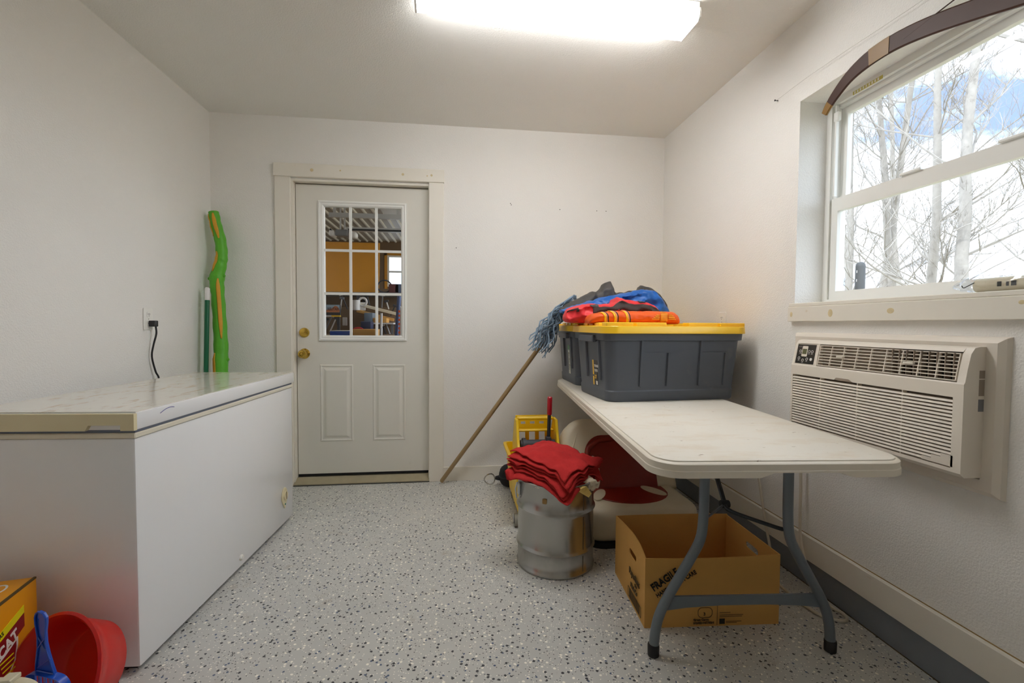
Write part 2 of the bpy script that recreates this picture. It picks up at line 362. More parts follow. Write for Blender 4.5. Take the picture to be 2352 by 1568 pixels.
# door casing
struct(MB().rbox((-1.208, D - .02, 0), (-1.107, D, 2.104), .003, 1).build('trim_1', TRIM), 'left white door casing board', 'door trim')
struct(MB().rbox((-.189, D - .02, 0), (-.088, D, 2.104), .003, 1).build('trim_2', TRIM), 'right white door casing board', 'door trim')
hd = struct(MB().rbox((-1.213, D - .026, 2.104), (-.084, D, 2.192), .003, 1).build('trim_3', TRIM), 'white door head casing with tan wood knots', 'door trim')
for kx, kz, kr in ((-.965, 2.15, .011), (-.78, 2.155, .006), (-.365, 2.148, .009), (-.17, 2.15, .008), (-.2, 2.145, .005)):
    MB().lathe([(0, .0008), (kr * .6, .0008), (kr, 0)], 12, frame_m((kx, D - .026, kz), (1, 0, 0), (0, 0, 1))).build('wood_knot', pm('knot', (214, 197, 156), .6, var=.2, vscale=60) if 'knot' not in MATS else MATS['knot'], hd)
for hx, hz in ((.385, 1.985), (.745, 1.955), (1.02, 1.955), (1.09, 1.955), (.39, 1.975), (.0, 1.66)):
    MB().lathe([(.0032, 0), (.0030, .0008), (0, .001)], 8, frame_m((hx, D, hz), (1, 0, 0), (0, 0, 1))).build('nail_hole', DARK, bpy.data.objects['wall_back'])
# jamb
jm = MB().box((DX0, D - .001, 0), (DX0 + .016, D + .139, DZ1)).box((DX1 - .016, D - .001, 0), (DX1, D + .139, DZ1)).box((DX0 + .016, D - .001, DZ1 - .012), (DX1 - .016, D + .139, DZ1))
struct(jm.build('trim_5', TRIM, smooth=0), 'white door jamb lining', 'door trim')
th = thing('trim_6', 'tan metal door threshold on the floor', 'threshold', (-.64, D, 0), kind='structure', world=True)
MB().prism([(D - .022, 0), (D + .14, 0), (D + .14, .042), (D + .04, .042), (D - .022, .014)], -1.106, -.186, frame_m((0, 0, 0), (0, 1, 0), (0, 0, 1))).build('sill_plate', THRESH, th, smooth=0)
MB().box((-1.106, D - .024, .002), (-.186, D - .0221, .007)).build('metal_lip', BLKSTEEL, th, smooth=0)

# ---------------------------------------------------------------- door
def make_door():
    y0 = 3.36; y1 = 3.404
    d = thing('door_1', 'white exterior door with nine-pane window and two raised panels', 'door', (-.646, y0, .063), kind='structure', world=True)
    M = frame_m((0, y1, 0), (1, 0, 0), (0, 0, 1))     # local z -> -y
    MB().plate(rect(-1.094, .063, -.196, 2.075), [rect(-.93, 1.017, -.366, 1.952)], 0, y1 - y0, M).build('slab', DOORP, d, smooth=0)
    MB().box((-1.094, y0 + .002, .046), (-.198, y1 - .002, .0629)).build('bottom_sweep', DARK, d, smooth=0)
    MB().plate([(-1.0985, .046), (-.1935, .046), (-.1935, 2.0825), (-1.0985, 2.0825)], [rect(-1.08, .08, -.21, 2.06)], 0, .012, frame_m((0, y1 + .0125, 0), (1, 0, 0), (0, 0, 1))).build('gap_shade', DARK, d, smooth=0)  # dark ring behind the slab edges, standing in for shade in the gap
    # lite frame moulding
    Mf = frame_m((0, y0, 0), (1, 0, 0), (0, 0, 1))
    fr = MB()
    prof = [(0, 0), (.004, .012), (.014, .014), (.020, .008), (.03, .009), (.040, .001)]
    o = (-.950, .998, -.346, 1.971)
    secs = []
    for ins, h in prof: secs.append([(x, z, h) for x, z in rect(o[0] + ins, o[1] + ins, o[2] - ins, o[3] - ins)])
    fr.loft(secs, Mf, cap=False); fr.build('window_moulding', VINYL, d, smooth=0)
    MB().plate(rect(-.931, 1.016, -.365, 1.953), [rect(-.911, 1.037, -.385, 1.932)], -.04, -.0002, Mf).build('window_frame', VINYL, d, smooth=0)
    xs = (-.911, -.7335, -.5575, -.385); zs = (1.037, 1.329, 1.630, 1.932)
    for i in (1, 2): MB().box((xs[i] - .0085, y0 + .002, 1.037), (xs[i] + .0085, y0 + .014, 1.932)).build('muntin', VINYL, d, smooth=0)
    for j in (1, 2):
        for i in range(3):
            a = xs[i] + (.0085 if i else 0); b = xs[i + 1] - (.0085 if i < 2 else 0)
            MB().box((a, y0 + .0025, zs[j] - .0085), (b, y0 + .0135, zs[j] + .0085)).build('muntin', VINYL, d, smooth=0)
    for i in range(3):
        for j in range(3):
            MB().box((xs[i] + .0087 * (i > 0), y0 + .018, zs[j] + .0087 * (j > 0)), (xs[i + 1] - .0087 * (i < 2), y0 + .022, zs[j + 1] - .0087 * (j < 2))).build('pane', DGLASS, d, smooth=0)
    for a, b in ((-.944, -.72), (-.586, -.358)):
        secs = []
        for ins, h in [(0, 0), (.004, .004), (.010, .005), (.015, .0005), (.024, .0005), (.026, .001), (.042, .007), (.0421, .007)]:
            secs.append([(x, z, h) for x, z in rect(a + ins, .29 + ins, b - ins, .833 - ins)])
        m = MB().loft(secs, Mf, cap=False); k = len(m.v); m.f.append((k - 4, k - 3, k - 2, k - 1)); m.build('raised_panel', DOORP, d, smooth=0)
    # brass
    Mk = frame_m((-1.046, y0, 1.056), (1, 0, 0), (0, 0, 1))
    db = sub(MB().lathe([(.034, 0), (.034, .006), (.030, .013), (.016, .016), (0, .016)], 28, Mk).build('deadbolt', BRASS, d), d)
    MB().rbox((-.020, -.005, .015), (.020, .005, .026), .003, 2, Mk @ Matrix.Rotation(R(4), 4, 'Z')).build('thumb_turn', BRASS, db)
    Mk = frame_m((-1.046, y0, .910), (1, 0, 0), (0, 0, 1))
    kb = sub(MB().lathe([(.036, 0), (.036, .005), (.030, .012), (.014, .016), (.013, .03), (.020, .034), (.028, .042), (.029, .055), (.024, .064), (.014, .066), (.012, .061), (0, .061)], 28, Mk).build('door_knob', BRASS, d), d)
    MB().lathe([(.009, .06), (.009, .066), (0, .067)], 16, Mk).build('knob_button', BRASS, kb)
make_door()

# ---------------------------------------------------------------- window
def make_window():
    wn = thing('window_1', 'white vinyl single-hung window in a deep reveal above the air conditioner', 'window', (XR + .15, 1.28, WZ0), kind='structure', world=True)
    Mw = frame_m((1.700, 0, 0), (0, -1, 0), (0, 0, 1))   # local x=-y, y=z, local z = -X (into room)
    def ring(name, y0, z0, y1, z1, t, x0, x1, mat=VINYL, par=wn):
        return MB().plate(rect(y0, z0, y1, z1), [rect(y0 + t, z0 + t, y1 - t, z1 - t)], 0, x1 - x0, frame_m((x0, 0, 0), (0, 1, 0), (0, 0, 1))).build(name, mat, par, smooth=0)
    ring('frame', WY0, WZ0, WY1, WZ1, .028, 1.665, 1.735)
    ring('track', WY0 + .028, WZ0 + .028, WY1 - .028, WZ1 - .028, .012, 1.682, 1.735)
    # upper sash (outer) and lower sash (inner)
    us = sub(ring('upper_sash', WY0 + .040, 1.655, WY1 - .040, WZ1 - .040, .030, 1.705, 1.728), wn)
    MB().box((1.715, WY0 + .07, 1.685), (1.719, WY1 - .07, WZ1 - .07)).build('pane', GLASS, us, smooth=0)
    ls = sub(MB().plate(rect(WY0 + .032, WZ0 + .018, WY1 - .032, 1.690), [rect(WY0 + .066, WZ0 + .063, WY1 - .066, 1.632)], 0, .028, frame_m((1.672, 0, 0), (0, 1, 0), (0, 0, 1))).build('lower_sash', VINYL, wn, smooth=0), wn)
    MB().box((1.684, WY0 + .066, WZ0 + .063), (1.688, WY1 - .066, 1.632)).build('pane', GLASS, ls, smooth=0)
    MB().rbox((1.662, 1.50, 1.690), (1.69, 1.58, 1.700), .002, 1).build('sash_latch', VINYL, ls)
    MB().rbox((1.662, 1.18, 1.690), (1.69, 1.26, 1.700), .002, 1).build('sash_latch', VINYL, ls)
    MB().box((1.667, WY1 - .05, 1.70), (1.680, WY1 - .042, WZ1 - .03)).build('jamb_liner', VINYL, wn, smooth=0)
    MB().rbox((1.664, WY1 - .062, WZ1 - .10), (1.682, WY1 - .036, WZ1 - .06), .003, 1).build('balance_block', VINYL, wn)
    st = MB().box((1.6635, 1.665, 2.098), (1.6648, 1.802, 2.112)).build('sticker', pm('sticker_gold', (196, 182, 90), .5), wn, smooth=0); sub(st, wn)
    for i in range(9): MB().box((1.6630, 1.68 + i * .0135, 2.1), (1.6634, 1.687 + i * .0135, 2.11)).build('sticker_mark', WHITEINK, st, smooth=0)
    s_ = thing('trim_7', 'white painted wooden window sill with apron and knots', 'window sill', (XR, 1.28, 1.143), kind='structure', world=True)
    MB().rbox((XR - .022, WY0 - .03, 1.2045), (1.664, WY1 + .012, 1.2248), .003, 1).build('sill_board', TRIM, s_) if False else None
    MB().box((XR + .0005, WY0 + .0005, 1.2152), (1.664, WY1 - .0005, 1.2245)).build('sill_board', TRIM, s_, smooth=0)
    MB().rbox((XR - .018, WY0 - .03, 1.209), (XR - .0003, WY1 + .016, 1.2245), .002, 1).build('sill_edge', TRIM, s_)
    MB().rbox((XR - .022, WY0 - .03, 1.143), (XR - .0003, WY1 + .016, 1.2085), .002, 1).build('apron', TRIM, s_)
    for ky, kz, a, b in ((1.71, 1.176, .012, .016), (1.448, 1.178, .014, .010), (1.07, 1.19, .008, .006), (1.93, 1.175, .008, .012)):
        MB().lathe([(0, .0006), (.7, .0006), (1, 0)], 12, frame_m((XR - .022, ky, kz), (0, -1, 0), (0, 0, 1)) @ Matrix.Diagonal((a, b, 1, 1))).build('wood_knot', MATS['knot'], s_)
make_window()

# ---------------------------------------------------------------- ceiling lamp
def make_lamp(label='long white fluorescent wraparound ceiling fixture glowing', loc=(.43, 1.965, H), rz=R(1.9)):
    t = thing('ceiling_light', label, 'ceiling light', loc, rz)
    MB().rbox((-.60, -.074, -.030), (.60, .074, -.0005), .003, 1).build('housing', LAMPW, t)
    pr = [(-.077, -.0302), (-.082, -.046), (-.080, -.070), (-.068, -.084), (.068, -.084), (.080, -.070), (.082, -.046), (.077, -.0302)]
    MB().prism(pr, -.592, .592, frame_m((0, 0, 0), (0, 1, 0), (0, 0, 1))).build('lens', LENS, t, smooth=0)
    for s in (-1, 1):
        MB().prism([(a * 1.03, b * 1.02 if b < -.055 else b) for a, b in pr], s * .5921, s * .60, frame_m((0, 0, 0), (0, 1, 0), (0, 0, 1))).build('end_cap', LAMPW, t, smooth=0)
make_lamp()

# ---------------------------------------------------------------- chest freezer
def make_freezer():
    t = thing('chest_freezer', 'white chest freezer with cream lid edge and dirt marks on its lid', 'freezer', (-.996, 1.563, 0), math.atan2(1.185, .07))
    Ln, Dp = 1.187, .525
    MB().rbox((0, 0, .022), (Ln, Dp, .758), .008, 2).build('cabinet', FREEZ, t)
    MB().box((.03, .03, 0), (Ln - .03, Dp - .03, .0219)).build('base', DARK, t, smooth=0)
    MB().rbox((-.004, -.004, .7582), (Ln + .004, Dp + .004, .775), .003, 1).build('rim', pm('rim_offwhite', (228, 222, 204), .4), t)
    MB().box((.003, .001, .7752), (Ln - .004, Dp - .004, .7848)).build('gasket', pm('gasket_grey', (120, 128, 146), .6), t, smooth=0)
    MB().rbox((-.006, -.010, .785), (Ln + .006, Dp + .006, .8405), .005, 2).build('lid', FREEZ, t)
    MB().rbox((-.003, -.006, .8406), (Ln + .003, Dp + .003, .8425), .0008, 1).build('lid_skin', FREEZTOP, t)
    # aged cream end cap with hand recess
    pr = [(-.012, .786), (.028, .786), (.028, .803), (.122, .803), (.132, .786), (Dp + .008, .786), (Dp + .008, .838), (-.012, .838)]
    MB().prism(pr, -.020, -.0062, frame_m((0, 0, 0), (0, 1, 0), (0, 0, 1))).build('lid_end_handle', CREAM, t, smooth=0)
    MB().box((-.0062 - .0135, .03, .787), (-.0064, .12, .8028)).build('handle_recess', pm('recess_cream', (196, 186, 152), .5), t, smooth=0) if False else None
    # thermostat plate on the long side (local -y face)
    Mp = frame_m((1.066, 0, .165), (1, 0, 0), (0, 0, 1))
    poly = []
    for i in range(28):
        a = 2 * PI * i / 28; x = .036 * math.cos(a); z = .058 * math.sin(a)
        if z < 0: x *= (1 + z / .075)
        poly.append((x, z))
    pl = MB().prism(poly, 0, .006, Mp, bev=.002, seg=1).build('thermostat_plate', CREAM, t)
    kn = MB().lathe([(.022, .006), (.021, .013), (0, .014)], 24, Mp @ T(0, .014, 0)).build('dial', CREAM, pl)
    MB().box((-.002, -.006, .0141), (.002, .034, .0152), Mp).build('dial_mark', FADEINK, pl, smooth=0)
    MB().lathe([(.005, .006), (.004, .009), (0, .0095)], 14, Mp @ T(0, -.034, 0)).build('indicator', pm('green_lamp', (10, 110, 96), .3), pl)
    MB().lathe([(.013, 0), (.013, .006), (.009, .010), (0, .010)], 18, frame_m((.611, 0, .066), (1, 0, 0), (0, 0, 1))).build('drain_plug', OUTLET, t)
    MB().tube([(.10 + .01 * i, -.0102, .818 + .012 * math.sin(i / 7 * 2.3)) for i in range(8)], .0011, 6).build('pen_mark', pm('pen_blue', (70, 70, 150), .6), t)
make_freezer()

# ---------------------------------------------------------------- outlets and cord
def outlet(M, label):
    t = thing('wall_outlet', label, 'outlet', M.translation)
    W = Matrix.Translation(-M.translation) @ M
    MB().prism(rrect(-.036, -.058, .036, .058, .005, 3), 0.0003, .006, W, bev=.002, seg=1).build('cover_plate', OUTLET, t)
    for s in (-1, 1):
        c = MB().prism(rrect(-.016, s * .024 - .014, .016, s * .024 + .014, .011, 5), .006, .008, W).build('socket', OUTLET, t)
        for q in (-.006, .006): MB().box((q - .0012, s * .024 - .003, .008), (q + .0012, s * .024 + .006, .0084), W).build('slot', DARK, c, smooth=0)
        MB().lathe([(.0022, .008), (.0022, .0084), (0, .0084)], 8, W @ T(0, s * .024 - .008, 0)).build('ground_hole', DARK, c)
    MB().lathe([(.003, .006), (.002, .0075), (0, .0075)], 10, W).build('screw', CHROME, t)
outlet(frame_m((XL, 2.652, 1.138), (0, 1, 0), (0, 0, 1)), 'white duplex outlet with a black plug above the freezer')
outlet(frame_m((XR, 2.506, 1.143), (0, -1, 0), (0, 0, 1)), 'white duplex outlet on the right wall behind the totes')
t = thing('appliance_cord', 'black power cord hanging from outlet down behind freezer', 'power cord', (XL, 2.66, 1.1), world=True)
MB().rbox((XL + .0095, 2.644, 1.098), (XL + .040, 2.676, 1.130), .004, 2).build('plug', BLACKP, t)
MB().tube(catmull([(XL + .034, 2.662, 1.100), (XL + .036, 2.662, 1.06), (XL + .025, 2.655, 1.0), (XL + .018, 2.652, .94), (XL + .022, 2.672, .86), (XL + .03, 2.69, .80), (XL + .03, 2.69, .6), (XL + .03, 2.6, .3), (XL + .045, 2.5, .2)]), .0045, 8).build('cable', BLACKP, t)

# ---------------------------------------------------------------- stick and broom handle in the corner
def make_stick():
    t = thing('painted_stick', 'crooked bright green painted branch with yellow strips in the corner', 'stick', (-1.49, 3.17, 0), world=True)
    pts = [(-1.46, 3.10, 0), (-1.475, 3.12, .4), (-1.495, 3.15, .812), (-1.50, 3.17, .95), (-1.512, 3.185, 1.124), (-1.528, 3.20, 1.30), (-1.534, 3.205, 1.404), (-1.514, 3.21, 1.50), (-1.507, 3.215, 1.56), (-1.518, 3.22, 1.66), (-1.545, 3.225, 1.76), (-1.56, 3.23, 1.836)]
    rad = [.046, .045, .043, .041, .039, .038, .043, .036, .034, .033, .032, .031]
    P = catmull(pts, 5); rr = []
    for i in range(len(pts) - 1):
        for j in range(5): rr.append(rad[i] + (rad[i + 1] - rad[i]) * j / 5)
    rr.append(rad[-1]); rr = [r_ * (1 + .05 * math.sin(i * 1.7)) for i, r_ in enumerate(rr)]
    st = MB().tube(P, rr, 16).build('branch', GREENPAINT, t)
    def strip(i0, i1, ang, wd):
        m = MB(); secs = []
        for i in range(i0, i1 + 1):
            tt = (P[min(i + 1, len(P) - 1)] - P[i - 1]).normalized(); e = min(i - i0, i1 - i) / 2; k = wd * min(1, .35 + e * .5)
            row = []
            for q in range(5):
                a = ang + (q / 4 - .5) * k / rr[i]
                dv = Vector((math.sin(a), -math.cos(a), 0)); row.append(tuple(P[i] + (dv - tt * dv.dot(tt)).normalized() * (rr[i] + .0018)))
            secs.append(row)
        n = 5; vs_ = [p for s_ in secs for p in s_]; fs = [(j * n + i, j * n + i + 1, (j + 1) * n + i + 1, (j + 1) * n + i) for j in range(len(secs) - 1) for i in range(n - 1)]
        o = m.add(vs_, fs).build('bare_strip', ORANGEWOOD, t, smooth=60)
        md = o.modifiers.new('s', 'SOLIDIFY'); md.thickness = .003; md.offset = 0
    strip(45, 54, .25, .022); strip(46, 54, -.9, .014); strip(32, 41, -.5, .022); strip(17, 30, .55, .022); strip(4, 14, -.55, .022)
    for z, a in ((31, 1.2), (30, -1.3), (12, 1.3)):
        MB().lathe([(0, -.012), (.010, -.006), (.011, .004), (.006, .010), (0, .011)], 10, T(*(P[z] + Vector((math.sin(a), -math.cos(a) * .3, 0)) * rr[z]))).build('knot_bump', GREENPAINT, t)
make_stick()
t = thing('broom_handle', 'thin dark green pole with a white tip beside the painted branch', 'pole', (-1.552, 3.06, 0), world=True)
MB().tube([(-1.548, 3.05, 0), (-1.556, 3.09, .70), (-1.553, 3.12, 1.262)], .0135, 14).build('shaft', DKGREEN, t)
MB().tube([(-1.553, 3.12, 1.2625), (-1.5527, 3.1235, 1.335), (-1.5526, 3.124, 1.343)], [.0145, .0145, .009], 14).build('white_tip', GWHITE, t)

# ---------------------------------------------------------------- folding table
TZ = .745
TBL_R = R(-4.5); TBL_C = (.999, 2.172)
def make_table():
    t = thing('folding_table', 'long white plastic folding table with grey steel legs', 'table', (TBL_C[0], TBL_C[1], 0), TBL_R)
    hw, hl = .375, 1.005
    out = rrect(-hw, -hl, hw, hl, .085, 8); inn = rrect(-hw + .012, -hl + .012, hw - .012, hl - .012, .075, 8)
    m = MB().loft([[(x * .985, y * .995, TZ - .006) for x, y in out], [(x, y, TZ - .0035) for x, y in inn], [(x, y, TZ) for x, y in rrect(-hw + .02, -hl + .02, hw - .02, hl - .02, .07, 8)]])
    m = MB().prism(rrect(-hw + .014, -hl + .014, hw - .014, hl - .014, .072, 8), TZ - .012, TZ, bev=.003, seg=2); m.build('table_top', TABLETOP, t)
    # skirt with a step and finger notches at the ends
    def zb(x, y):
        b = TZ - .046
        if abs(y) > hl - .02 and abs(x - .055) < .13: b += .014 * min(1, (.13 - abs(x - .055)) / .035)
        return b
    o2 = []
    for i in range(len(out)):
        a = out[i]; b = out[(i + 1) % len(out)]; k = 30 if math.dist(a, b) > .3 else 1
        for j in range(k): o2.append((a[0] + (b[0] - a[0]) * j / k, a[1] + (b[1] - a[1]) * j / k))
    sc = lambda s: (lambda x, y: (x * (1 - s / hw), y * (1 - s / hl)))
    def ringz(ins, fz): return [(x * (1 - ins / hw), y * (1 - ins / hl), fz(x, y)) for x, y in o2]
    secs = [ringz(.014, lambda x, y: TZ - .004), ringz(.006, lambda x, y: TZ - .005), ringz(.002, lambda x, y: TZ - .009), ringz(.002, lambda x, y: TZ - .026), ringz(0, lambda x, y: TZ - .028), ringz(0, lambda x, y: zb(x, y)), ringz(.01, lambda x, y: zb(x, y)), ringz(.012, lambda x, y: TZ - .012)]
    n = len(o2); vs_ = [p for s_ in secs for p in s_]; fs = []
    for j in range(len(secs)):
        for i in range(n): fs.append((j * n + i, j * n + (i + 1) % n, ((j + 1) % len(secs)) * n + (i + 1) % n, ((j + 1) % len(secs)) * n + i))
    MB().add(vs_, fs).build('table_rim', TABLEEDGE, t, smooth=40)
    MB().box((-hw + .03, -hl + .03, TZ - .026), (hw - .03, hl - .03, TZ - .0122)).build('underside', TABLEEDGE, t, smooth=0)
    for s in (-1, 1):
        MB().rbox((s * .30 - .012, -hl + .10, TZ - .045), (s * .30 + .012, hl - .10, TZ - .0262), .003, 1).build('side_rail', STEELG, t)
    LX = .036
    for e in (-1, 1):
        yl = e * .735; ls = []
        for s in (-1, 1):
            pth = [(s * .145 + LX, yl, TZ - .03), (s * .145 + LX, yl, .60), (s * .147 + LX, yl, .47), (s * .156 + LX, yl, .40), (s * .185 + LX, yl, .34), (s * .225 + LX, yl, .27), (s * .265 + LX, yl, .20), (s * .292 + LX, yl, .14), (s * .305 + LX, yl, .08), (s * .310 + LX, yl, .012)]
            lg = MB().tube(catmull(pth, 4), .0165, 16).build('leg', STEELG, t)
            MB().lathe([(.014, 0), (.019, .003), (.0195, .038), (.017, .042)], 18, T(s * .310 + LX, yl, 0)).build('foot_cap', DRUBBER, lg)
        # cross plate
        pl = [(-.262, .205), (.262, .205), (.29, .155), (.20, .166), (.08, .172), (-.08, .172), (-.20, .166), (-.29, .155)]
        MB().prism(pl, -.004, .004, frame_m((LX, yl, 0), (1, 0, 0), (0, 0, 1))).build('cross_plate', STEELG, t, smooth=0)
        MB().tube([(-.18 + LX, yl, TZ - .035), (.18 + LX, yl, TZ - .035)], .013, 12).build('top_bar', STEELG, t)
        # folding brace
        hz = Vector((.03 + LX, yl - e * .20, .44))
        br = MB().tube([hz, (.03 + LX, yl - e * .42, TZ - .03)], .009, 8).build('brace_arm', BLKSTEEL, t)
        MB().tube(catmull([(.145 + LX, yl - e * .012, .425), (.12 + LX, yl - e * .02, .428), (.06, yl - e * .14, .436), hz]), .007, 8).build('brace_arm', BLKSTEEL, t)
        MB().tube([(-.145 + LX, yl - e * .012, .42), (-.05, yl - e * .1, .43), hz], .004, 8).build('brace_wire', STEELG, t)
        MB().lathe([(0, -.016), (.014, -.016), (.016, 0), (.014, .016), (0, .016)], 14, T(*hz) @ Matrix.Rotation(R(90), 4, 'Y')).build('hinge', BLKSTEEL, t)
make_table()

# ---------------------------------------------------------------- totes
def make_tote(label, loc, rz, sticker):
    t = thing('storage_tote', label, 'storage tote', loc, rz, 'charcoal totes with yellow lids on the table')
    # local: x long (.78 lid), y depth (.52 lid), z up; origin base centre
    Lx, Ly, Hh = .69, .41, .335; tx, ty = .735, .465
    def sec(z, grow=0):
        k = z / Hh; a = (Lx + (tx - Lx) * k) / 2 + grow; b = (Ly + (ty - Ly) * k) / 2 + grow
        return [(x, y, z) for x, y in rrect(-a, -b, a, b, .05, 5)]
    secs = [sec(.0), sec(.006, .004), sec(.05, .004), sec(.056, .0), sec(.15), sec(.25), sec(.30), sec(.302, .012), sec(Hh, .012)]
    MB().loft(secs).build('tub', TOTE, t)
    # raised ribs: front and back panels, ends
    for s in (-1, 1):
        for xc, z1 in ((-.19, .305), (-.045, .24), (.13, .305), (.27, .24)):
            def yy(z): return s * ((Ly + (ty - Ly) * z / Hh) / 2 + .001)
            MB().loft([[(xc - .004, yy(z), z), (xc + .010, yy(z), z), (xc + .008, yy(z) + s * .008, z), (xc - .002, yy(z) + s * .008, z)] for z in (.075, z1 - .01, z1)]).build('rib', TOTE, t, smooth=0)
        for xc, wd in ((-.12, .14), (.20, .14)):
            def yy(z): return s * ((Ly + (ty - Ly) * z / Hh) / 2 - .004)
            MB().loft([[(xc - wd / 2, yy(z), z), (xc + wd / 2, yy(z), z), (xc + wd / 2 - .006, yy(z) + s * .007, z), (xc - wd / 2 + .006, yy(z) + s * .007, z)] for z in (.07, .236, .243)]).build('raised_field', TOTE, t, smooth=0)
        for yc in (-.12, .06):
            def xx(z): return s * ((Lx + (tx - Lx) * z / Hh) / 2 + .001)
            MB().loft([[(xx(z), yc - .010, z), (xx(z), yc + .010, z), (xx(z) + s * .009, yc + .007, z), (xx(z) + s * .009, yc - .007, z)] for z in (.10, .30)]).build('rib', TOTE, t, smooth=0)
        MB().rbox((min(s * .37, s * .395), -.10, .29), (max(s * .37, s * .395), .10, .325), .004, 1).build('latch_grip', TOTE, t)
    # lid
    lo = rrect(-.395, -.262, .395, .262, .075, 8)
    ld = MB().loft([[(x * .985, y * .98, Hh + .0005) for x, y in lo], [(x, y, Hh + .002) for x, y in lo], [(x * .994, y * .992, Hh + .034) for x, y in lo], [(x * .985, y * .98, Hh + .038) for x, y in lo]])
    lid = ld.build('lid', YELLOW, t)
    for sx in (-1, 1):
        for cx, w_ in ((.06, .16), (.235, .14)):
            for sy in (-1, 1):
                MB().rbox((sx * cx - (0 if sx > 0 else w_) + (0 if sx > 0 else 0), sy * .205 - .03, Hh + .037), (sx * cx + (w_ if sx > 0 else 0), sy * .205 + .03, Hh + (.055 if sy < 0 else .046)), .003, 1).build('lid_pad', YELLOW, lid)
        for cy in (-.08, .0, .08):
            MB().rbox((sx * .345 - .02, cy - .03, Hh + .037), (sx * .345 + .02, cy + .03, Hh + .054), .003, 1).build('lid_pad', YELLOW, lid)
    # product sticker on the left end (local -x), tilted with the taper
    sl = (tx - Lx) / 2 / Hh; ang = math.atan(sl)
    M = frame_m((-(Lx / 2 + sl * .14) - .0012, 0, .14), (0, -1, 0), (-sl, 0, 1))
    if sticker == 1:
        sk = MB().box((.018, -.075, 0), (.082, .055, .0008), M @ T(0, 0, 0)).build('sticker', pm('sticker_dark', (62, 58, 54), .4), t, smooth=0)
        MB().box((.018, -.075, .0008), (.034, -.030, .0012), M).build('sticker_band', YELLOW, sk, smooth=0)
        MB().box((.018, -.022, .0008), (.034, .055, .0012), M).build('sticker_band', YELLOW, sk, smooth=0)
        text('TOUGH', .017, M @ T(.041, .020, .0009), WHITEINK, sk, bold=.0006)
        text('TOTE', .017, M @ T(.041, -.004, .0009), WHITEINK, sk, bold=.0006)
        text('27', .026, M @ T(.041, -.040, .0009), YELLOW, sk, bold=.0006)
        MB().box((.058, -.071, .0008), (.078, -.052, .0012), M).build('sticker_mark', WHITEINK, sk, smooth=0)
    else:
        sk = MB().box((.03, -.08, 0), (.070, .105, .0008), M).build('sticker', pm('sticker_pale', (196, 200, 192), .5), t, smooth=0)
        MB().box((.03, .075, .0008), (.070, .105, .0012), M).build('sticker_band', pm('sticker_green', (96, 150, 104), .5), sk, smooth=0)
        for i in range(9): MB().box((.035, .05 - i * .013, .0008), (.062 - .006 * (i % 3), .056 - i * .013, .0011), M).build('sticker_mark', FADEINK, sk, smooth=0)
# front tote: lid front-left (.70,2.10) ; rotated a few degrees
a1 = R(4.5); c1 = Vector((.695, 2.105, 0)) + Vector((.395 * math.cos(a1) - .262 * math.sin(a1), .395 * math.sin(a1) + .262 * math.cos(a1), 0))
make_tote('front charcoal tote with yellow lid holding the orange jacket', (c1.x, c1.y, TZ + .0005), a1, 1)
make_tote('rear charcoal tote with yellow lid in the wall corner', (1.088, 2.985, TZ + .0005), R(.5), 2)

# ---------------------------------------------------------------- jackets on the totes
LIDZ = TZ + .3835
def interp(tab, x, k):
    for i in range(len(tab) - 1):
        if x <= tab[i + 1][0]:
            u = (x - tab[i][0]) / (tab[i + 1][0] - tab[i][0]); return tab[i][k] + (tab[i + 1][k] - tab[i][k]) * max(0, u)
    return tab[-1][k]
def jacket_surface(tab, yc, hd, zfloor, seed, sharp=2.6, wr=.006, back=1.0):
    def pt(x, th, grow=0):
        zt = interp(tab, x, 1); zb = max(zfloor, interp(tab, x, 2)) if zfloor else interp(tab, x, 2)
        zt = max(zt, zb + .006); zc = (zt + zb) / 2; hz = (zt - zb) / 2
        x0, x1 = tab[0][0], tab[-1][0]; e = min(x - x0, x1 - x) / (x1 - x0); d = hd * min(1, .35 + (e * 9) ** .5 * .65)
        c, s = math.cos(th), math.sin(th); p = 2 / sharp
        y = yc + (d + grow) * (abs(c) ** p) * (1 if c > 0 else -1) * (back if c > 0 else 1)
        z = zc + (hz + grow) * (abs(s) ** p) * (1 if s > 0 else -1)
        nv = noise.noise(Vector((x * 14 + seed, y * 14, z * 20))) * wr + noise.noise(Vector((x * 40 + seed, y * 30, z * 44))) * wr * .5
        rg = (1 - abs(noise.noise(Vector((x * 9 + seed * 2, y * 7 + z * 16, z * 9 + seed)))) * 2.2) * wr * 1.2
        y += nv * 1.6 - max(0, rg) * (1 if c < .3 else -1)
        if s > 0: z += nv * .7
        if zfloor: z = max(z, zfloor)
        return (x, y, z)
    return pt
def jacket(name, label, tab, yc, hd, zfloor, mat, seed, n=70, m=28, **k):
    t = thing(name, label, 'jacket', ((tab[0][0] + tab[-1][0]) / 2, yc, zfloor or tab[0][2]), group=None, world=True)
    pt = jacket_surface(tab, yc, hd, zfloor, seed, **k)
    x0, x1 = tab[0][0], tab[-1][0]
    secs = [[pt(x0 + (x1 - x0) * i / n, -2 * PI * q / m) for q in range(m)] for i in range(n + 1)]
    MB().loft(secs).build('body', mat, t, smooth=60)
    return t, pt
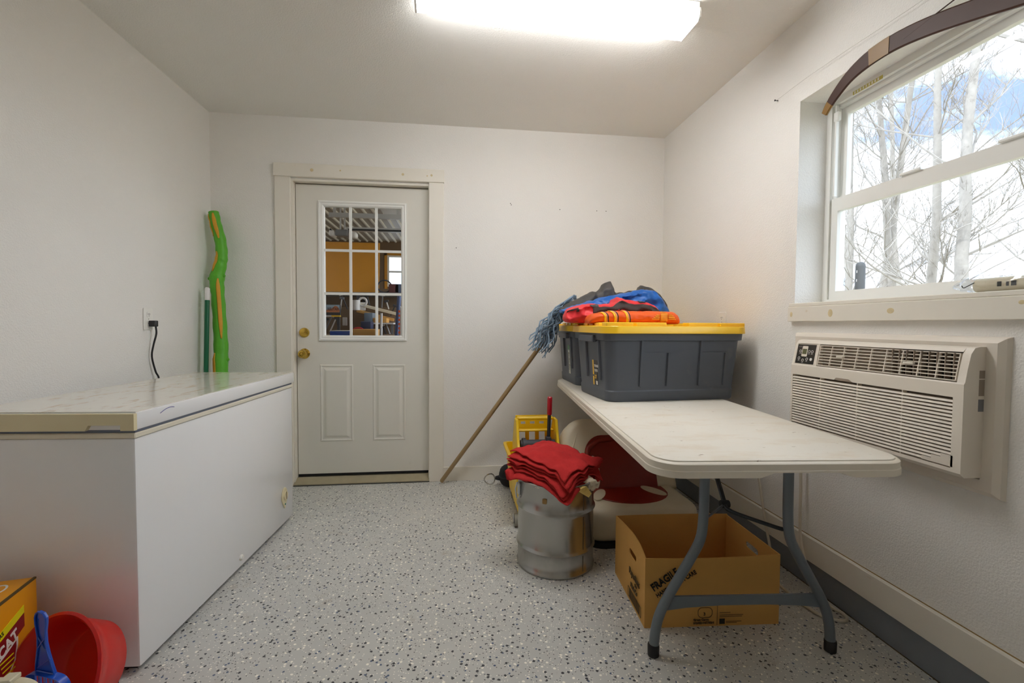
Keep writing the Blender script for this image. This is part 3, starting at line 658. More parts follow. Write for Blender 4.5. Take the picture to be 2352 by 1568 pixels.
def patch(t, pt, x0, x1, th0, th1, mat, name, nx=6, nt=8, grow=.0025, fx=None):
    vs_ = []; fs = []
    for i in range(nx + 1):
        for j in range(nt + 1):
            u = j / nt; x = x0 + (x1 - x0) * i / nx
            if fx: x += fx(u)
            p = Vector(pt(x, th0 + (th1 - th0) * u)); q = Vector(pt(x, th0 + (th1 - th0) * u, grow)); vs_.append(tuple(q))
    for i in range(nx):
        for j in range(nt): fs.append((i * (nt + 1) + j, i * (nt + 1) + j + 1, (i + 1) * (nt + 1) + j + 1, (i + 1) * (nt + 1) + j))
    o = MB().add(vs_, fs).build(name, mat, t, smooth=60); md = o.modifiers.new('s', 'SOLIDIFY'); md.thickness = .002; md.offset = 0
    return o
O_ = [(.68, 1.150, 1.13), (.695, 1.174, 1.12), (.713, 1.182, 1.12), (.731, 1.186, 1.12), (.776, 1.192, 1.12), (.822, 1.197, 1.12), (.882, 1.196, 1.12), (.944, 1.195, 1.12), (1.036, 1.196, 1.12), (1.098, 1.197, 1.12), (1.136, 1.194, 1.12), (1.158, 1.180, 1.12), (1.169, 1.158, 1.12), (1.174, 1.146, 1.12)]
R_ = [(.595, 1.178, 1.149), (.61, 1.204, 1.134), (.647, 1.226, 1.131), (.694, 1.237, 1.131), (.726, 1.239, 1.131), (.774, 1.237, 1.131), (.838, 1.24, 1.13), (.869, 1.25, 1.13), (.888, 1.272, 1.13), (.901, 1.277, 1.13), (.917, 1.272, 1.13), (.94, 1.26, 1.13), (.998, 1.258, 1.13), (1.064, 1.249, 1.13), (1.097, 1.237, 1.13), (1.13, 1.209, 1.13), (1.157, 1.185, 1.13)]
U_ = [(.609, 1.209, 1.193), (.655, 1.222, 1.18), (.722, 1.243, 1.13), (.789, 1.26, 1.13), (.84, 1.283, 1.13), (.89, 1.294, 1.13), (.942, 1.301, 1.13), (.993, 1.309, 1.13), (1.044, 1.323, 1.13), (1.089, 1.333, 1.13), (1.131, 1.334, 1.13), (1.172, 1.325, 1.13), (1.187, 1.308, 1.13), (1.219, 1.275, 1.13), (1.248, 1.235, 1.13), (1.259, 1.19, 1.13)]
K_ = [(.637, 1.22, 1.193), (.69, 1.255, 1.166), (.76, 1.294, 1.13), (.795, 1.308, 1.13), (.837, 1.331, 1.13), (.858, 1.328, 1.13), (.885, 1.347, 1.13), (.897, 1.368, 1.13), (.918, 1.384, 1.13), (.952, 1.394, 1.13), (.962, 1.366, 1.13), (.973, 1.331, 1.13), (.995, 1.318, 1.13), (1.045, 1.322, 1.13), (1.074, 1.338, 1.13), (1.099, 1.337, 1.13), (1.128, 1.341, 1.13), (1.149, 1.373, 1.13), (1.19, 1.366, 1.13), (1.227, 1.349, 1.13), (1.264, 1.322, 1.13), (1.302, 1.277, 1.13), (1.325, 1.235, 1.13), (1.336, 1.19, 1.13)]
LZ = TZ + .3838
t, pt = jacket('folded_jacket', 'rolled orange jacket with yellow stripes at the front of the pile', O_, 2.36, .085, LZ, J_ORANGE, 1.3, n=110, m=44, sharp=2.5, wr=.005)
for xs_ in (.757, .808, .872):
    sl = lambda u: .022 * (u - .3)
    patch(t, pt, xs_ - .007, xs_ + .004, PI + 1.25, PI - 1.45, J_YEL, 'yellow_stripe', 2, 10, .003, lambda u: -sl(u))
    patch(t, pt, xs_ + .005, xs_ + .010, PI + 1.25, PI - 1.45, J_PINK, 'pink_stripe', 1, 10, .003, lambda u: -sl(u))
    patch(t, pt, xs_ + .0115, xs_ + .0165, PI + 1.25, PI - 1.45, J_BROWN, 'dark_stripe', 1, 10, .003, lambda u: -sl(u))
patch(t, pt, 1.045, 1.085, PI + .55, PI - .55, J_GOLD, 'emblem_badge', 4, 6, .003)
for i in range(5): patch(t, pt, 1.050 + i * .0062, 1.0535 + i * .0062, PI - .60, PI - 1.05 + abs(i - 2) * .12, J_GOLD, 'emblem_ray', 1, 3, .003)
for s_, xa in ((-1, 1.040), (1, 1.090)):
    for q in range(4):
        patch(t, pt, min(xa, xa + s_ * (.042 - .008 * q)), max(xa, xa + s_ * (.042 - .008 * q)), PI + .25 - q * .16, PI + .12 - q * .16, J_GOLD, 'emblem_wing', 4, 1, .003)
t, pt = jacket('folded_jacket', 'bright red jacket with dark hem heaped between orange and blue jackets', R_, 2.515, .075, LZ, J_RED, 5.1, n=110, m=44, wr=.013)
patch(t, pt, .735, 1.145, PI - .02, PI - .62, J_BROWN, 'dark_hem', 30, 6, .004)
patch(t, pt, .722, .768, PI - .6, PI - .9, J_BLACK, 'grey_cuff', 6, 4, .004)
patch(t, pt, .605, .655, PI - .45, PI - .75, J_BROWN, 'dark_trim', 5, 3, .004)
patch(t, pt, .646, .660, PI - .1, PI - .45, J_BROWN, 'dark_trim', 3, 4, .004)
patch(t, pt, 1.005, 1.040, PI - 1.0, PI - 1.3, J_BROWN, 'dark_trim', 4, 3, .004)
jacket('folded_jacket', 'blue jacket heaped behind the red jacket on the totes', U_, 2.66, .07, LZ, J_BLUE, 9.4, n=110, m=44, wr=.015)
jacket('folded_jacket', 'charcoal jacket with two upright peaks at the back of the pile', K_, 2.80, .07, LZ, J_BLACK, 12.2, n=130, m=44, wr=.011, sharp=2.2)

# ---------------------------------------------------------------- string mop
def make_mop():
    a = Vector((-.10, 3.245, .016)); dv = (Vector((.585, 2.985, 1.03)) - a)
    t = thing('string_mop', 'wooden handled string mop with grey blue yarn leaning on the totes', 'mop', tuple(a), world=True)
    top = a + dv * 1.23
    MB().tube([a, a + dv * .004, top], [.0125, .0145, .0145], 14).build('handle', WOOD, t)
    u = dv.normalized(); sd = u.cross(Vector((0, 0, 1))).normalized()
    MB().rbox((-.075, -.016, -.028), (.075, .016, .028), .006, 2, frame_m(top + u * .01, sd, u)).build('clamp', GALV, t)
    random.seed(3); m = MB()
    for i in range(84):
        q = (i / 83 - .5); s0 = top + sd * q * .15 + u * .012 + Vector((0, 0, random.uniform(-.01, .01)))
        L_ = random.uniform(.24, .46); g = random.uniform(.25, 1); out = sd * random.uniform(-.3, .3) + Vector((-u.z, 0, u.x)) * random.uniform(-.05, .55)
        p = s0 + u * .024 + Vector((0, 0, .010)); pts = [s0, p.copy()]; n = 12; wob = random.uniform(0, 6); am = random.uniform(.006, .016)
        d = (-u + out * .7).normalized()
        for j in range(n):
            k = j / n; d = (d * .84 + out * .06 * (1 - k) + Vector((-.04, 0, -.06 - .28 * k * g))).normalized()
            p = p + d * L_ / n; pts.append(p + Vector((math.sin(j * 1.7 + wob), math.cos(j * 2.1 + wob), math.sin(j * 1.3 + wob))) * am)
        for p_ in pts:
            p_.y = min(p_.y, 3.290)
            if p_.x > .668 and p_.z < LZ + .006: p_.x = .668 - random.uniform(0, .03)
        m.tube(pts, [.0046] * (len(pts) - 1) + [.0028], 6)
    y = m.build('yarn', YARN, t, smooth=60); y['kind'] = 'stuff'
make_mop()

# ---------------------------------------------------------------- mop bucket
def make_bucket():
    t = thing('mop_bucket', 'yellow mop bucket with wringer and red handled lever', 'mop bucket', (.475, 2.72, 0), world=True)
    def sec(z, x0, x1, y0, y1, r=.03): return [(x, y, z) for x, y in rrect(x0, y0, x1, y1, r, 4)]
    m = MB()
    m.loft([sec(.075, .345, .605, 2.485, 2.955), sec(.20, .335, .615, 2.465, 2.975), sec(.325, .325, .620, 2.45, 2.985), sec(.335, .308, .632, 2.435, 3.0), sec(.352, .308, .632, 2.435, 3.0), sec(.352, .325, .618, 2.455, 2.985), sec(.20, .345, .605, 2.475, 2.965), sec(.10, .355, .595, 2.495, 2.945)], cap=True)
    m.build('pail', BUCKETY, t)
    # wringer: side cheeks, back plate with slots, rollers
    for s, xa in ((0, .356), (1, .588)):
        pl = [(2.50, .34), (2.82, .34), (2.80, .42), (2.76, .50), (2.72, .565), (2.65, .565), (2.60, .45), (2.56, .40), (2.50, .375)]
        MB().prism(pl, xa - .008, xa + .008, frame_m((0, 0, 0), (0, 1, 0), (0, 0, 1)), bev=.003, seg=1).build('wringer_cheek', BUCKETY, t)
    Mb = frame_m((0, 2.735, 0), (1, 0, 0), (0, .12, 1))
    MB().plate(rect(.364, .34, .580, .568), [rect(a, .515, a + .030, .53) for a in (.395, .452, .510)] + [rect(a, .415, a + .038, .47) for a in (.385, .446, .507)], 0, .014, Mb).build('wringer_back', BUCKETY, t, smooth=0)
    MB().rbox((.364, 2.69, .555), (.580, 2.735, .572), .005, 1).build('top_rail', BUCKETY, t)
    MB().rbox((.364, 2.68, .488), (.580, 2.72, .50), .004, 1).build('mid_rail', BUCKETY, t)
    MB().tube([(.374, 2.64, .42), (.575, 2.64, .42)], .030, 18).build('roller', GREYD, t)
    MB().tube([(.385, 2.64, .415), (.405, 2.64, .415)], .046, 20).build('roller_gear', GREYD, t)
    MB().tube([(.37, 2.64, .425), (.386, 2.64, .425)], .010, 12).build('axle', BLACKP, t)
    MB().rbox((.518, 2.585, .39), (.548, 2.635, .475), .008, 2).build('lever_socket', GREYD, t)
    MB().tube([(.534, 2.61, .45), (.538, 2.612, .63)], .0105, 12).build('lever_rod', BLKSTEEL, t)
    MB().tube([(.5378, 2.612, .60), (.5382, 2.612, .606), (.540, 2.613, .70), (.5402, 2.613, .706)], [.012, .0145, .0145, .010], 14).build('red_grip', pm('red_grip', (190, 14, 36), .35, coat=.2), t)
    for x, y in ((.335, 2.51), (.372, 2.965), (.60, 2.51), (.58, 2.965)):
        wc = sub(MB().tube([(x - .012, y, .036), (x + .012, y, .036)], .0355, 22).build('caster_wheel', RUBBER, t), t)
        MB().tube([(x - .0135, y, .036), (x + .0135, y, .036)], .020, 16).build('wheel_hub', DRUBBER, wc)
        MB().rbox((x - .017, y - .010, .030), (x - .0137, y + .010, .074), .001, 1).rbox((x + .0137, y - .010, .030), (x + .017, y + .010, .074), .001, 1).build('caster_fork', GALV, wc)
make_bucket()

# ---------------------------------------------------------------- black bag with ring
t = thing('weight_bag', 'small black round bag with a metal pull ring by the baseboard', 'bag', (.37, 3.165, 0), world=True)
bg_ = MB(); prof = [(0, .0)] + [(.072 * math.sin(PI * i / 12) ** .8, .078 - .078 * math.cos(PI * i / 12)) for i in range(1, 12)] + [(0, .156)]
bg_.lathe(prof, 24, T(.37, 3.145, 0)); bg_.v = [(x + .006 * noise.noise(Vector((x * 30, y * 30, z * 30))), y, z) for x, y, z in bg_.v]; bg_.build('bag_body', BLKBAG, t, smooth=70)
MB().lathe([(.0735, .070), (.0755, .075), (.0735, .08)], 24, T(.37, 3.145, 0)).build('seam', BLACKP, t)
MB().tube([(.305, 3.145, .062), (.272, 3.15, .06)], [.020, .012], 12).build('neck', BLKBAG, t)
MB().tube([Vector((.232, 3.155, .052)) + Vector((.036 * math.cos(a), .012 * math.sin(a * 2), .036 * math.sin(a))) for a in [2 * PI * i / 26 for i in range(27)]], .0042, 8).build('metal_ring', CHROME, t)

# ---------------------------------------------------------------- steel drum and rags
def make_drum():
    t = thing('steel_drum', 'open stainless steel drum with two ridges filled with rags', 'drum', (.472, 2.128, 0))
    r0 = .178; prof = [(.168, 0), (r0 + .004, .003), (r0 + .004, .012), (r0, .016)]
    for zr in (.104, .281): prof += [(r0, zr - .016), (r0 + .004, zr - .008), (r0 + .008, zr), (r0 + .004, zr + .008), (r0, zr + .016)]
    prof += [(r0, .40), (r0 + .004, .404), (r0 + .006, .409), (r0 + .003, .414), (r0 - .003, .412), (r0 - .004, .40), (r0 - .004, .012), (0, .012)]
    MB().lathe(prof, 72).build('shell', STAIN, t, smooth=50)
    MB().box((-.0015, -.0012, .017), (.0015, 0, .40), Matrix.Rotation(R(32), 4, 'Z') @ T(0, -r0, 0)).build('weld_seam', pm('seam_steel', (120, 112, 100), .4, 1), t, smooth=0)
    MB().prism(rrect(-.010, -.011, .010, .011, .004, 3), 0, .003, Matrix.Rotation(R(-28), 4, 'Z') @ frame_m((0, -r0, .345), (1, 0, 0), (0, 0, 1))).build('tag', pm('tan_tag', (150, 116, 62), .6), t)
    Mh = Matrix.Rotation(R(-82), 4, 'Z') @ frame_m((0, -r0, .36), (1, 0, 0), (0, 0, 1))
    MB().rbox((-.014, -.028, 0), (.014, .028, .008), .002, 1, Mh).tube([(0, .03, .012), (.006, .0, .022), (0, -.03, .016), (-.008, -.045, .012)], .004, 8, Mh).build('clamp_lug', GALV, t)
make_drum()
def cloth_sheet(name, label, mat, cx, cy, half, rot, zf, nz_, seed, thick=.005, n=30, grp=None):
    vs_ = []
    for i in range(n + 1):
        for j in range(n + 1):
            u, v = (i / n - .5) * 2, (j / n - .5) * 2
            ca, sa = math.cos(rot), math.sin(rot)
            jx = noise.noise(Vector((u * 1.5 + seed, v * 1.5, 0))) * .02; jy = noise.noise(Vector((u * 1.5, v * 1.5 + seed, 3))) * .02
            x = cx + (u * ca * half[0] - v * sa * half[1]) + jx; y = cy + (u * sa * half[0] + v * ca * half[1]) + jy
            vs_.append((x, y, zf(x, y) + noise.noise(Vector((x * 22 + seed, y * 22, seed))) * nz_))
    fs = [(i * (n + 1) + j, (i + 1) * (n + 1) + j, (i + 1) * (n + 1) + j + 1, i * (n + 1) + j + 1) for i in range(n) for j in range(n)]
    o = MB().add(vs_, fs).build(name, mat, None, smooth=70)
    md = o.modifiers.new('s', 'SOLIDIFY'); md.thickness = thick; md.offset = 1
    tag(o, label, 'rag', grp); return o
def ragz(base):
    def f(x, y):
        dx, dy = x - .47, y - 2.15
        z = base + .040 * math.exp(-(dx * dx + dy * dy) / .020) - .10 * dx + .10 * dy
        a = math.hypot(x - .472, y - 2.128)
        if a > .178 and y < 2.1: z -= min(.035, (a - .178) * .7)
        if x > .60: z += .010 * math.sin((y - 2.1) * 55)
        return z
    return f
lb = ['topmost red shop rag of the folded stack on the steel drum', 'second red rag from the top of the stack on the drum', 'third red rag from the top of the stack on the drum', 'fourth red rag from the top of the stack on the drum', 'fifth red rag from the top of the stack on the drum', 'lowest red rag of the stack on the drum']
for i in range(6):
    k = 5 - i
    cloth_sheet('shop_rag', lb[k], REDRAG, .462 - .004 * (k % 3) + .003 * i, 2.128 - .006 * (k % 2) - .004 * k, (.150 + .004 * (k % 2), .158 + .003 * (k % 3)), R(43 + (k % 3) * 4 - 3), ragz(.424 + i * .0135), .011, 3.3 + i * .16, .004, grp='red shop rags stacked on the drum')
def crumple(name, label, mat, c, r, seed, sq=(1, 1, .7)):
    bm = bmesh.new(); bmesh.ops.create_icosphere(bm, subdivisions=4, radius=1)
    for v in bm.verts:
        n_ = 1 + .28 * noise.noise(v.co * 2.2 + Vector((seed, 0, 0))) + .14 * noise.noise(v.co * 5 + Vector((0, seed, 0)))
        v.co = Vector((v.co.x * sq[0], v.co.y * sq[1], v.co.z * sq[2])) * r * n_
    o = MB().bm(bm, T(*c)).build(name, mat, None, smooth=70); tag(o, label, 'rag'); return o
crumple('cotton_rag', 'crumpled white rag bulging over the drum rim at right', WHITERAG, (.592, 2.035, .395), .045, 1.1, (1.1, .8, .75))
crumple('cotton_rag', 'white rag knot at the left rim of the drum above the clamp', WHITERAG, (.320, 2.10, .428), .026, 4.2)
crumple('cotton_rag', 'small white rag fold under the red rags at front left of drum', WHITERAG, (.375, 2.01, .405), .026, 8.2)
o = MB().add([(.50, 1.975, .408), (.575, 1.965, .408), (.60, 1.972, .372), (.585, 1.964, .358), (.53, 1.955, .393)], [(0, 1, 2, 3, 4)]).build('duster_cloth', YELRAG, None, smooth=0)
md = o.modifiers.new('s', 'SOLIDIFY'); md.thickness = .004; md.offset = 0
tag(o, 'pale yellow cloth corner hanging over the drum rim', 'rag')

# ---------------------------------------------------------------- boat seat
def make_seat():
    t = thing('boat_seat', 'cream and maroon vinyl boat seat on the floor under the table', 'boat seat', (.955, 2.4, 0), world=True)
    def cush(outl, h0, h1, M, bev, mat, name): return MB().prism(outl, h0, h1, M, bev=bev, seg=4).build(name, mat, t, smooth=60)
    # seat cushion
    so_ = rrect(.655, 2.20, 1.265, 2.60, .09, 6)
    MB().prism([(x * .98 + .019, y * .99 + .024) for x, y in so_], 0, .022).build('base_board', BLKSTEEL, t, smooth=0)
    cush(so_, .022, .195, Matrix(), .05, SEATW, 'seat_cushion')
    def arc(cx, cy, rx, ry, a0, a1, n=14): return [(cx + rx * math.cos(R(a0 + (a1 - a0) * i / n)), cy + ry * math.sin(R(a0 + (a1 - a0) * i / n))) for i in range(n + 1)]
    # maroon inlay on the seat : wide tongue with a hook at the right
    pl = arc(.955, 2.44, .215, .17, 180, 360) + [(1.17, 2.50), (.74, 2.50)]
    MB().prism(pl, .193, .2005, bev=.002, seg=1).build('maroon_seat_panel', SEATR, t)
    MB().prism(arc(1.095, 2.43, .036, .085, 0, 360, 20)[:-1], .2, .2035, Matrix.Translation((1.095, 2.43, 0)) @ Matrix.Rotation(R(28), 4, 'Z') @ T(-1.095, -2.43, 0)).build('cream_oval_inset', SEATW, t)
    MB().prism(arc(.775, 2.40, .03, .085, 0, 360, 20)[:-1], .2, .2035, Matrix.Translation((.775, 2.40, 0)) @ Matrix.Rotation(R(-28), 4, 'Z') @ T(-.775, -2.40, 0)).build('cream_oval_inset', SEATW, t)
    # backrest, leaning back
    B0 = frame_m((.955, 2.545, .165), (1, 0, 0), (0, .42, .907))  # local x across, y up the back, z toward viewer
    ol = [(-.335, 0), (.335, 0), (.340, .20)] + arc(.19, .26, .15, .165, 0, 90, 8) + arc(-.19, .26, .15, .165, 90, 180, 8) + [(-.340, .20)]
    MB().prism(ol, -.12, .035, B0, bev=.045, seg=4).build('backrest_cushion', SEATW, t, smooth=60)
    pb = [(-.205, .01), (.205, .01), (.21, .17)] + arc(.10, .19, .11, .125, 0, 90, 8) + arc(-.10, .19, .11, .125, 90, 180, 8) + [(-.21, .17)]
    MB().prism(pb, .03, .043, B0, bev=.005, seg=2).build('maroon_back_panel', SEATR, t)
    MB().tube([B0 @ Vector(p) for p in [(-.205, .16, .043)] + [(x, y, .043) for x, y in reversed(arc(-.10, .185, .105, .105, 90, 180, 8))][0:0] + [(-.185, .24, .043), (-.12, .285, .043), (0, .295, .043), (.12, .285, .043), (.185, .24, .043), (.205, .16, .043)]], .016, 12).build('maroon_roll', SEATR, t)
    MB().prism(arc(-.165, .10, .032, .095, 0, 360, 20)[:-1], .042, .047, B0).build('cream_oval_inset', SEATW, t)
    MB().tube([B0 @ Vector(p) for p in [(-.30, .06, .036), (-.285, .22, .036), (-.24, .33, .034), (-.15, .385, .022)]], .003, 6).build('piping', SEATW, t)
make_seat()

# ---------------------------------------------------------------- cardboard box
def make_box():
    P0 = Vector((.695, 1.600, 0)); P1 = Vector((1.210, 1.568, 0)); ex = (P1 - P0).normalized(); ey = Vector((-ex.y, ex.x, 0)); W_ = (P1 - P0).length; Dp = .385; Hh = .262
    t = thing('cardboard_box', 'open brown cardboard box printed FRAGILE under the folding table', 'box', tuple(P0), math.atan2(ex.y, ex.x))
    th = .004
    def wall(name, M, width, topf, holes=(), bow=0):
        n = 16; top = [(width * i / n, topf(i / n)) for i in range(n, -1, -1)]
        m = MB().plate([(0, 0)] + [(width * i / n, 0) for i in range(1, n)] + [(width, 0)] + top, list(holes), 0, th)
        m.v = [(x, y, z + bow * math.sin(PI * min(1, max(0, x / width))) * (y / Hh) ** 2) for x, y, z in m.v]
        m.v = [tuple(M @ Vector(p)) for p in m.v]
        return m.build(name, CARD, t, smooth=30)
    front = wall('front_panel', frame_m((0, th, 0), (1, 0, 0), (0, 0, 1)), W_, lambda u: Hh - .008 * math.sin(PI * u) + .004 * u, bow=-.004)
    hole = rrect(.16, .175, .25, .198, .011, 4)
    wall('left_panel', frame_m((0, Dp, 0), (0, -1, 0), (0, 0, 1)), Dp, lambda u: Hh - .004 * math.sin(PI * u), [hole], bow=-.03) if False else None
    left = wall('left_panel', frame_m((th, Dp - th, 0), (0, -1, 0), (0, 0, 1)), Dp - 2 * th, lambda u: Hh - .003 * math.sin(PI * u), [hole], bow=-.022)
    right = wall('right_panel', frame_m((W_ - th, th, 0), (0, 1, 0), (0, 0, 1)), Dp - 2 * th, lambda u: Hh + .004 - .008 * u, [rrect(.13, .19, .22, .215, .012, 4)], bow=.0)
    back = wall('back_panel', frame_m((W_, Dp - th, 0), (-1, 0, 0), (0, 0, 1)), W_, lambda u: Hh - .002 * math.sin(PI * u), bow=.012)
    MB().box((th, th, .0005), (W_ - th, Dp - th, .004)).build('bottom_panel', CARD, t, smooth=0)
    MB().box((W_ - .012, Dp - .03, Hh - .02), (W_ - .004, Dp - .004, Hh + .003)).build('torn_corner', CARD, t, smooth=0) if False else None
    Mf = frame_m((0, -.0045, 0), (1, 0, 0), (0, 0, 1))
    def P(x, z, a=0): return Mf @ T(x, z, 0) @ Matrix.Rotation(a, 4, 'Z')
    text('FRAGILE', .041, P(.032, .140, R(34)), INK, front, bold=.0011, ext=.001, sx=.76)
    text('HANDLE WITH CARE', .0225, P(.046, .116, R(31)), INK, front, bold=.0005, ext=.001, sx=.80)
    # lower print block
    MB().plate(rrect(.200, .035, .256, .075, .016, 5), [rrect(.202, .037, .254, .073, .015, 5)], 0, .001, Mf).build('badge_outline', FADEINK, front, smooth=0)
    text('3', .016, P(.222, .044), FADEINK, front, bold=.0004, ext=.001)
    text('Great Cargo', .0115, P(.184, .024), FADEINK, front, bold=.0004, ext=.001)
    text('BOXED·NATION', .0105, P(.184, .012), FADEINK, front, bold=.0006, ext=.001)
    MB().box((.274, .006, 0), (.2755, .085, .001), Mf).build('print_rule', FADEINK, front, smooth=0)
    for x0, x1, z in ((.284, .325, .052), (.284, .374, .043), (.284, .37, .037), (.308, .368, .018), (.308, .35, .013)): MB().box((x0, z, 0), (x1, z + .0018, .001), Mf).build('print_rule', FADEINK, front, smooth=0)
    MB().box((.284, .010, 0), (.304, .030, .001), Mf).build('print_square', INK, front, smooth=0)
    # left end printing: small-capital words and a bordered grid
    Ml = frame_m((-.0012, Dp - th, 0), (0, -1, 0), (0, 0, 1))
    def PL(x, z): return Ml @ T(x, z, 0)
    text('PaperBox', .034, PL(.20, .115), FADEINK, left, bold=.0008, ext=.0016, sx=.9)
    text('for', .018, PL(.27, .094), FADEINK, left, bold=.0005, ext=.0016)
    text('PackCo', .025, PL(.22, .068), FADEINK, left, bold=.0006, ext=.0016)
    MB().plate(rect(.19, .014, .345, .054), [rect(.192, .016, .343, .052)] + [], 0, .0012, Ml).build('label_outline', FADEINK, left, smooth=0)
    for i in range(10): MB().box((.205 + i * .0125, .017, 0), (.213 + i * .0125, .051, .0011), Ml).build('label_bar', FADEINK, left, smooth=0)
make_box()

# ---------------------------------------------------------------- air conditioner
def make_ac():
    t = thing('air_conditioner', 'white through-wall air conditioner with louvred grille and black control panel', 'air conditioner', (XR, 1.5, .63), world=True)
    FX = 1.436     # front face
    y0, y1, z0, z1 = 1.145, 1.827, .688, 1.066
    # wall trim frame (mitred, sloped outwards)
    M = frame_m((XR - .0003, 0, 0), (0, -1, 0), (0, 0, 1))   # local x=-y, z -> -X
    secs = [[(-a, b, h) for a, b in rect(1.10 + i, .633 + i, 1.912 - i, 1.095 - i)] for i, h in ((0, 0), (.004, .014), (.018, .026), (.048, .026), (.048, .0))]
    MB().loft(secs, M, cap=False).build('wall_frame', ACW, t, smooth=0)
    # body side profile (X, z), extruded along y
    prof = [(XR - .001, z0), (FX + .012, z0), (FX, z0 + .012), (FX, .958), (FX + .004, .964), (FX + .010, 1.00), (FX + .020, 1.045), (FX + .032, 1.062), (FX + .05, z1), (XR - .001, z1)]
    M2 = frame_m((0, 0, 0), (1, 0, 0), (0, 0, 1))            # local z = -y
    def shell(ya, yb, pr, name, mat=ACW): return MB().prism(pr, -yb, -ya, M2).build(name, mat, t, smooth=30)
    ends = .022
    shell(y0, y0 + ends, prof, 'right_end'); shell(y1 - .010, y1, prof, 'left_end')
    shell(y0 + ends, y1 - .010, [(XR - .001, z0), (FX + .034, z0), (FX + .034, 1.062), (FX + .05, z1), (XR - .001, z1)], 'chassis', ACG)
    shell(y0 + ends, y1 - .010, [(FX + .034, z0), (FX + .012, z0), (FX, z0 + .012), (FX, z0 + .022), (FX + .034, z0 + .022)], 'bottom_strip')
    shell(y0 + ends, y1 - .010, [(FX + .034, .918), (FX, .918), (FX, .958), (FX + .004, .962), (FX + .034, .962)], 'middle_strip')
    shell(y0 + ends, y1 - .010, [(FX + .034, 1.05), (FX + .0205, 1.05), (FX + .032, 1.062), (FX + .05, z1), (FX + .05, 1.05)], 'top_strip')
    shell(1.695, 1.709, [(FX + .034, .962), (FX + .004, .962), (FX + .010, 1.00), (FX + .020, 1.049), (FX + .034, 1.049)], 'divider')
    # dark vent cavity
    MB().box((FX + .033, y0 + ends + .002, .964), (FX + .0338, 1.36, 1.048)).build('vent_cavity', ACD, t, smooth=0)
    # lower slats
    nS = 18; za, zb = z0 + .026, .912; pitch = (zb - za) / nS
    base = None
    for i in range(nS):
        zc = za + pitch * (i + .5); cut = max(0, (3 - i)) * .028
        pr = [(FX + .0, -pitch * .30), (FX + .003, pitch * .26), (FX + .022, pitch * .26), (FX + .022, -pitch * .2)]
        a = y0 + ends + .006 + cut
        o = MB().prism(pr, -(y1 - .010), -a, M2 @ T(0, zc, 0)).build('slat', ACW, t, smooth=0)
        if cut: MB().prism([(FX, -pitch * .5), (FX, pitch * .5), (FX + .02, pitch * .5), (FX + .02, -pitch * .5)], -a, -(y0 + ends), M2 @ T(0, zc, 0)).build('blank_fill', ACW, t, smooth=0)
    MB().box((FX, y0 + ends, z0 + .022), (FX + .02, y0 + ends + .006, .918)).build('grille_edge', ACW, t, smooth=0)
    for yy in (1.33, 1.50, 1.67): MB().box((FX + .004, yy - .002, z0 + .022), (FX + .02, yy + .002, .918)).build('grille_post', ACW, t, smooth=0)
    # thumb recess in the middle strip
    MB().prism([(-1.60, .918), (-1.59, .927), (-1.535, .927), (-1.515, .918)], -.0004, .0006, frame_m((FX, 0, 0), (0, -1, 0), (0, 0, 1)) @ Matrix.Diagonal((-1, 1, 1, 1)) if False else frame_m((FX, 0, 0), (0, -1, 0), (0, 0, 1))).build('thumb_recess', ACG, t, smooth=0)
    # upper vent: frame, horizontal bars, vertical vanes
    def fx(z): return FX + .004 + (z - .962) / (1.049 - .962) * .016
    ya, yb = y0 + ends + .004, 1.692
    for i in range(8):
        z = .967 + i * (1.045 - .967) / 7
        MB().box((fx(z) - .001, ya, z - .0014), (fx(z) + .006, yb, z + .0014)).build('vent_bar', ACW, t, smooth=0)
    for i in range(10):
        y = ya + .002 + i * (yb - ya - .004) / 9
        MB().prism([(fx(.966), .966), (fx(1.046), 1.046), (fx(1.046) + .006, 1.046), (fx(.966) + .006, .966)], -y - .0016, -y + .0016, M2).build('vent_bar', ACW, t, smooth=0)
    for i in range(9):
        y = y0 + ends + .018 + i * .024
        MB().box((FX + .012, y - .0012, .966), (FX + .032, y + .0012, 1.046), T(0, 0, 0)).build('louvre', ACG, t, smooth=0)
    MB().rbox((fx(1.0) - .006, 1.30, 1.003), (fx(1.0) + .004, 1.335, 1.009), .001, 1).build('louvre_tab', ACW, t)
    MB().rbox((fx(1.0) - .006, 1.57, 1.003), (fx(1.0) + .004, 1.60, 1.009), .001, 1).build('louvre_tab', ACW, t)
    # control panel
    Mc = frame_m((FX + .004, 1.817, .962), (0, -1, 0), (.016, 0, .087))
    MB().box((0, 0, -.012), (.110, .0875, .0), Mc).build('control_bezel', ACW, t, smooth=0)
    cp = MB().box((.006, .004, 0), (.106, .085, .0012), Mc).build('control_panel', PANEL, t, smooth=0); sub(cp, t)
    MB().prism(rrect(.036, .034, .066, .078, .004, 3), .0012, .003, Mc).build('display_bezel', ACW, cp)
    MB().box((.0395, .044, .003), (.0625, .066, .0036), Mc).build('display', LCD, cp, smooth=0)
    for cx, cy, r_ in ((.026, .056, .006), (.074, .056, .006), (.090, .056, .006), (.024, .026, .006), (.046, .018, .006), (.068, .024, .006)):
        MB().plate([(cx + r_ * math.cos(a), cy + r_ * math.sin(a)) for a in [2 * PI * q / 18 for q in range(18)]], [[(cx + r_ * .72 * math.cos(a), cy + r_ * .72 * math.sin(a)) for a in [2 * PI * q / 18 for q in range(18)]]], .0012, .0018, Mc).build('button_ring', GWHITE, cp, smooth=0)
        MB().box((cx - .0045, cy - .0105, .0012), (cx + .0045, cy - .009, .0016), Mc).build('button_caption', GWHITE, cp, smooth=0)
    MB().lathe([(.006, .0012), (.006, .003), (0, .0035)], 16, Mc @ T(.091, .024, 0)).build('receiver', GWHITE, cp)
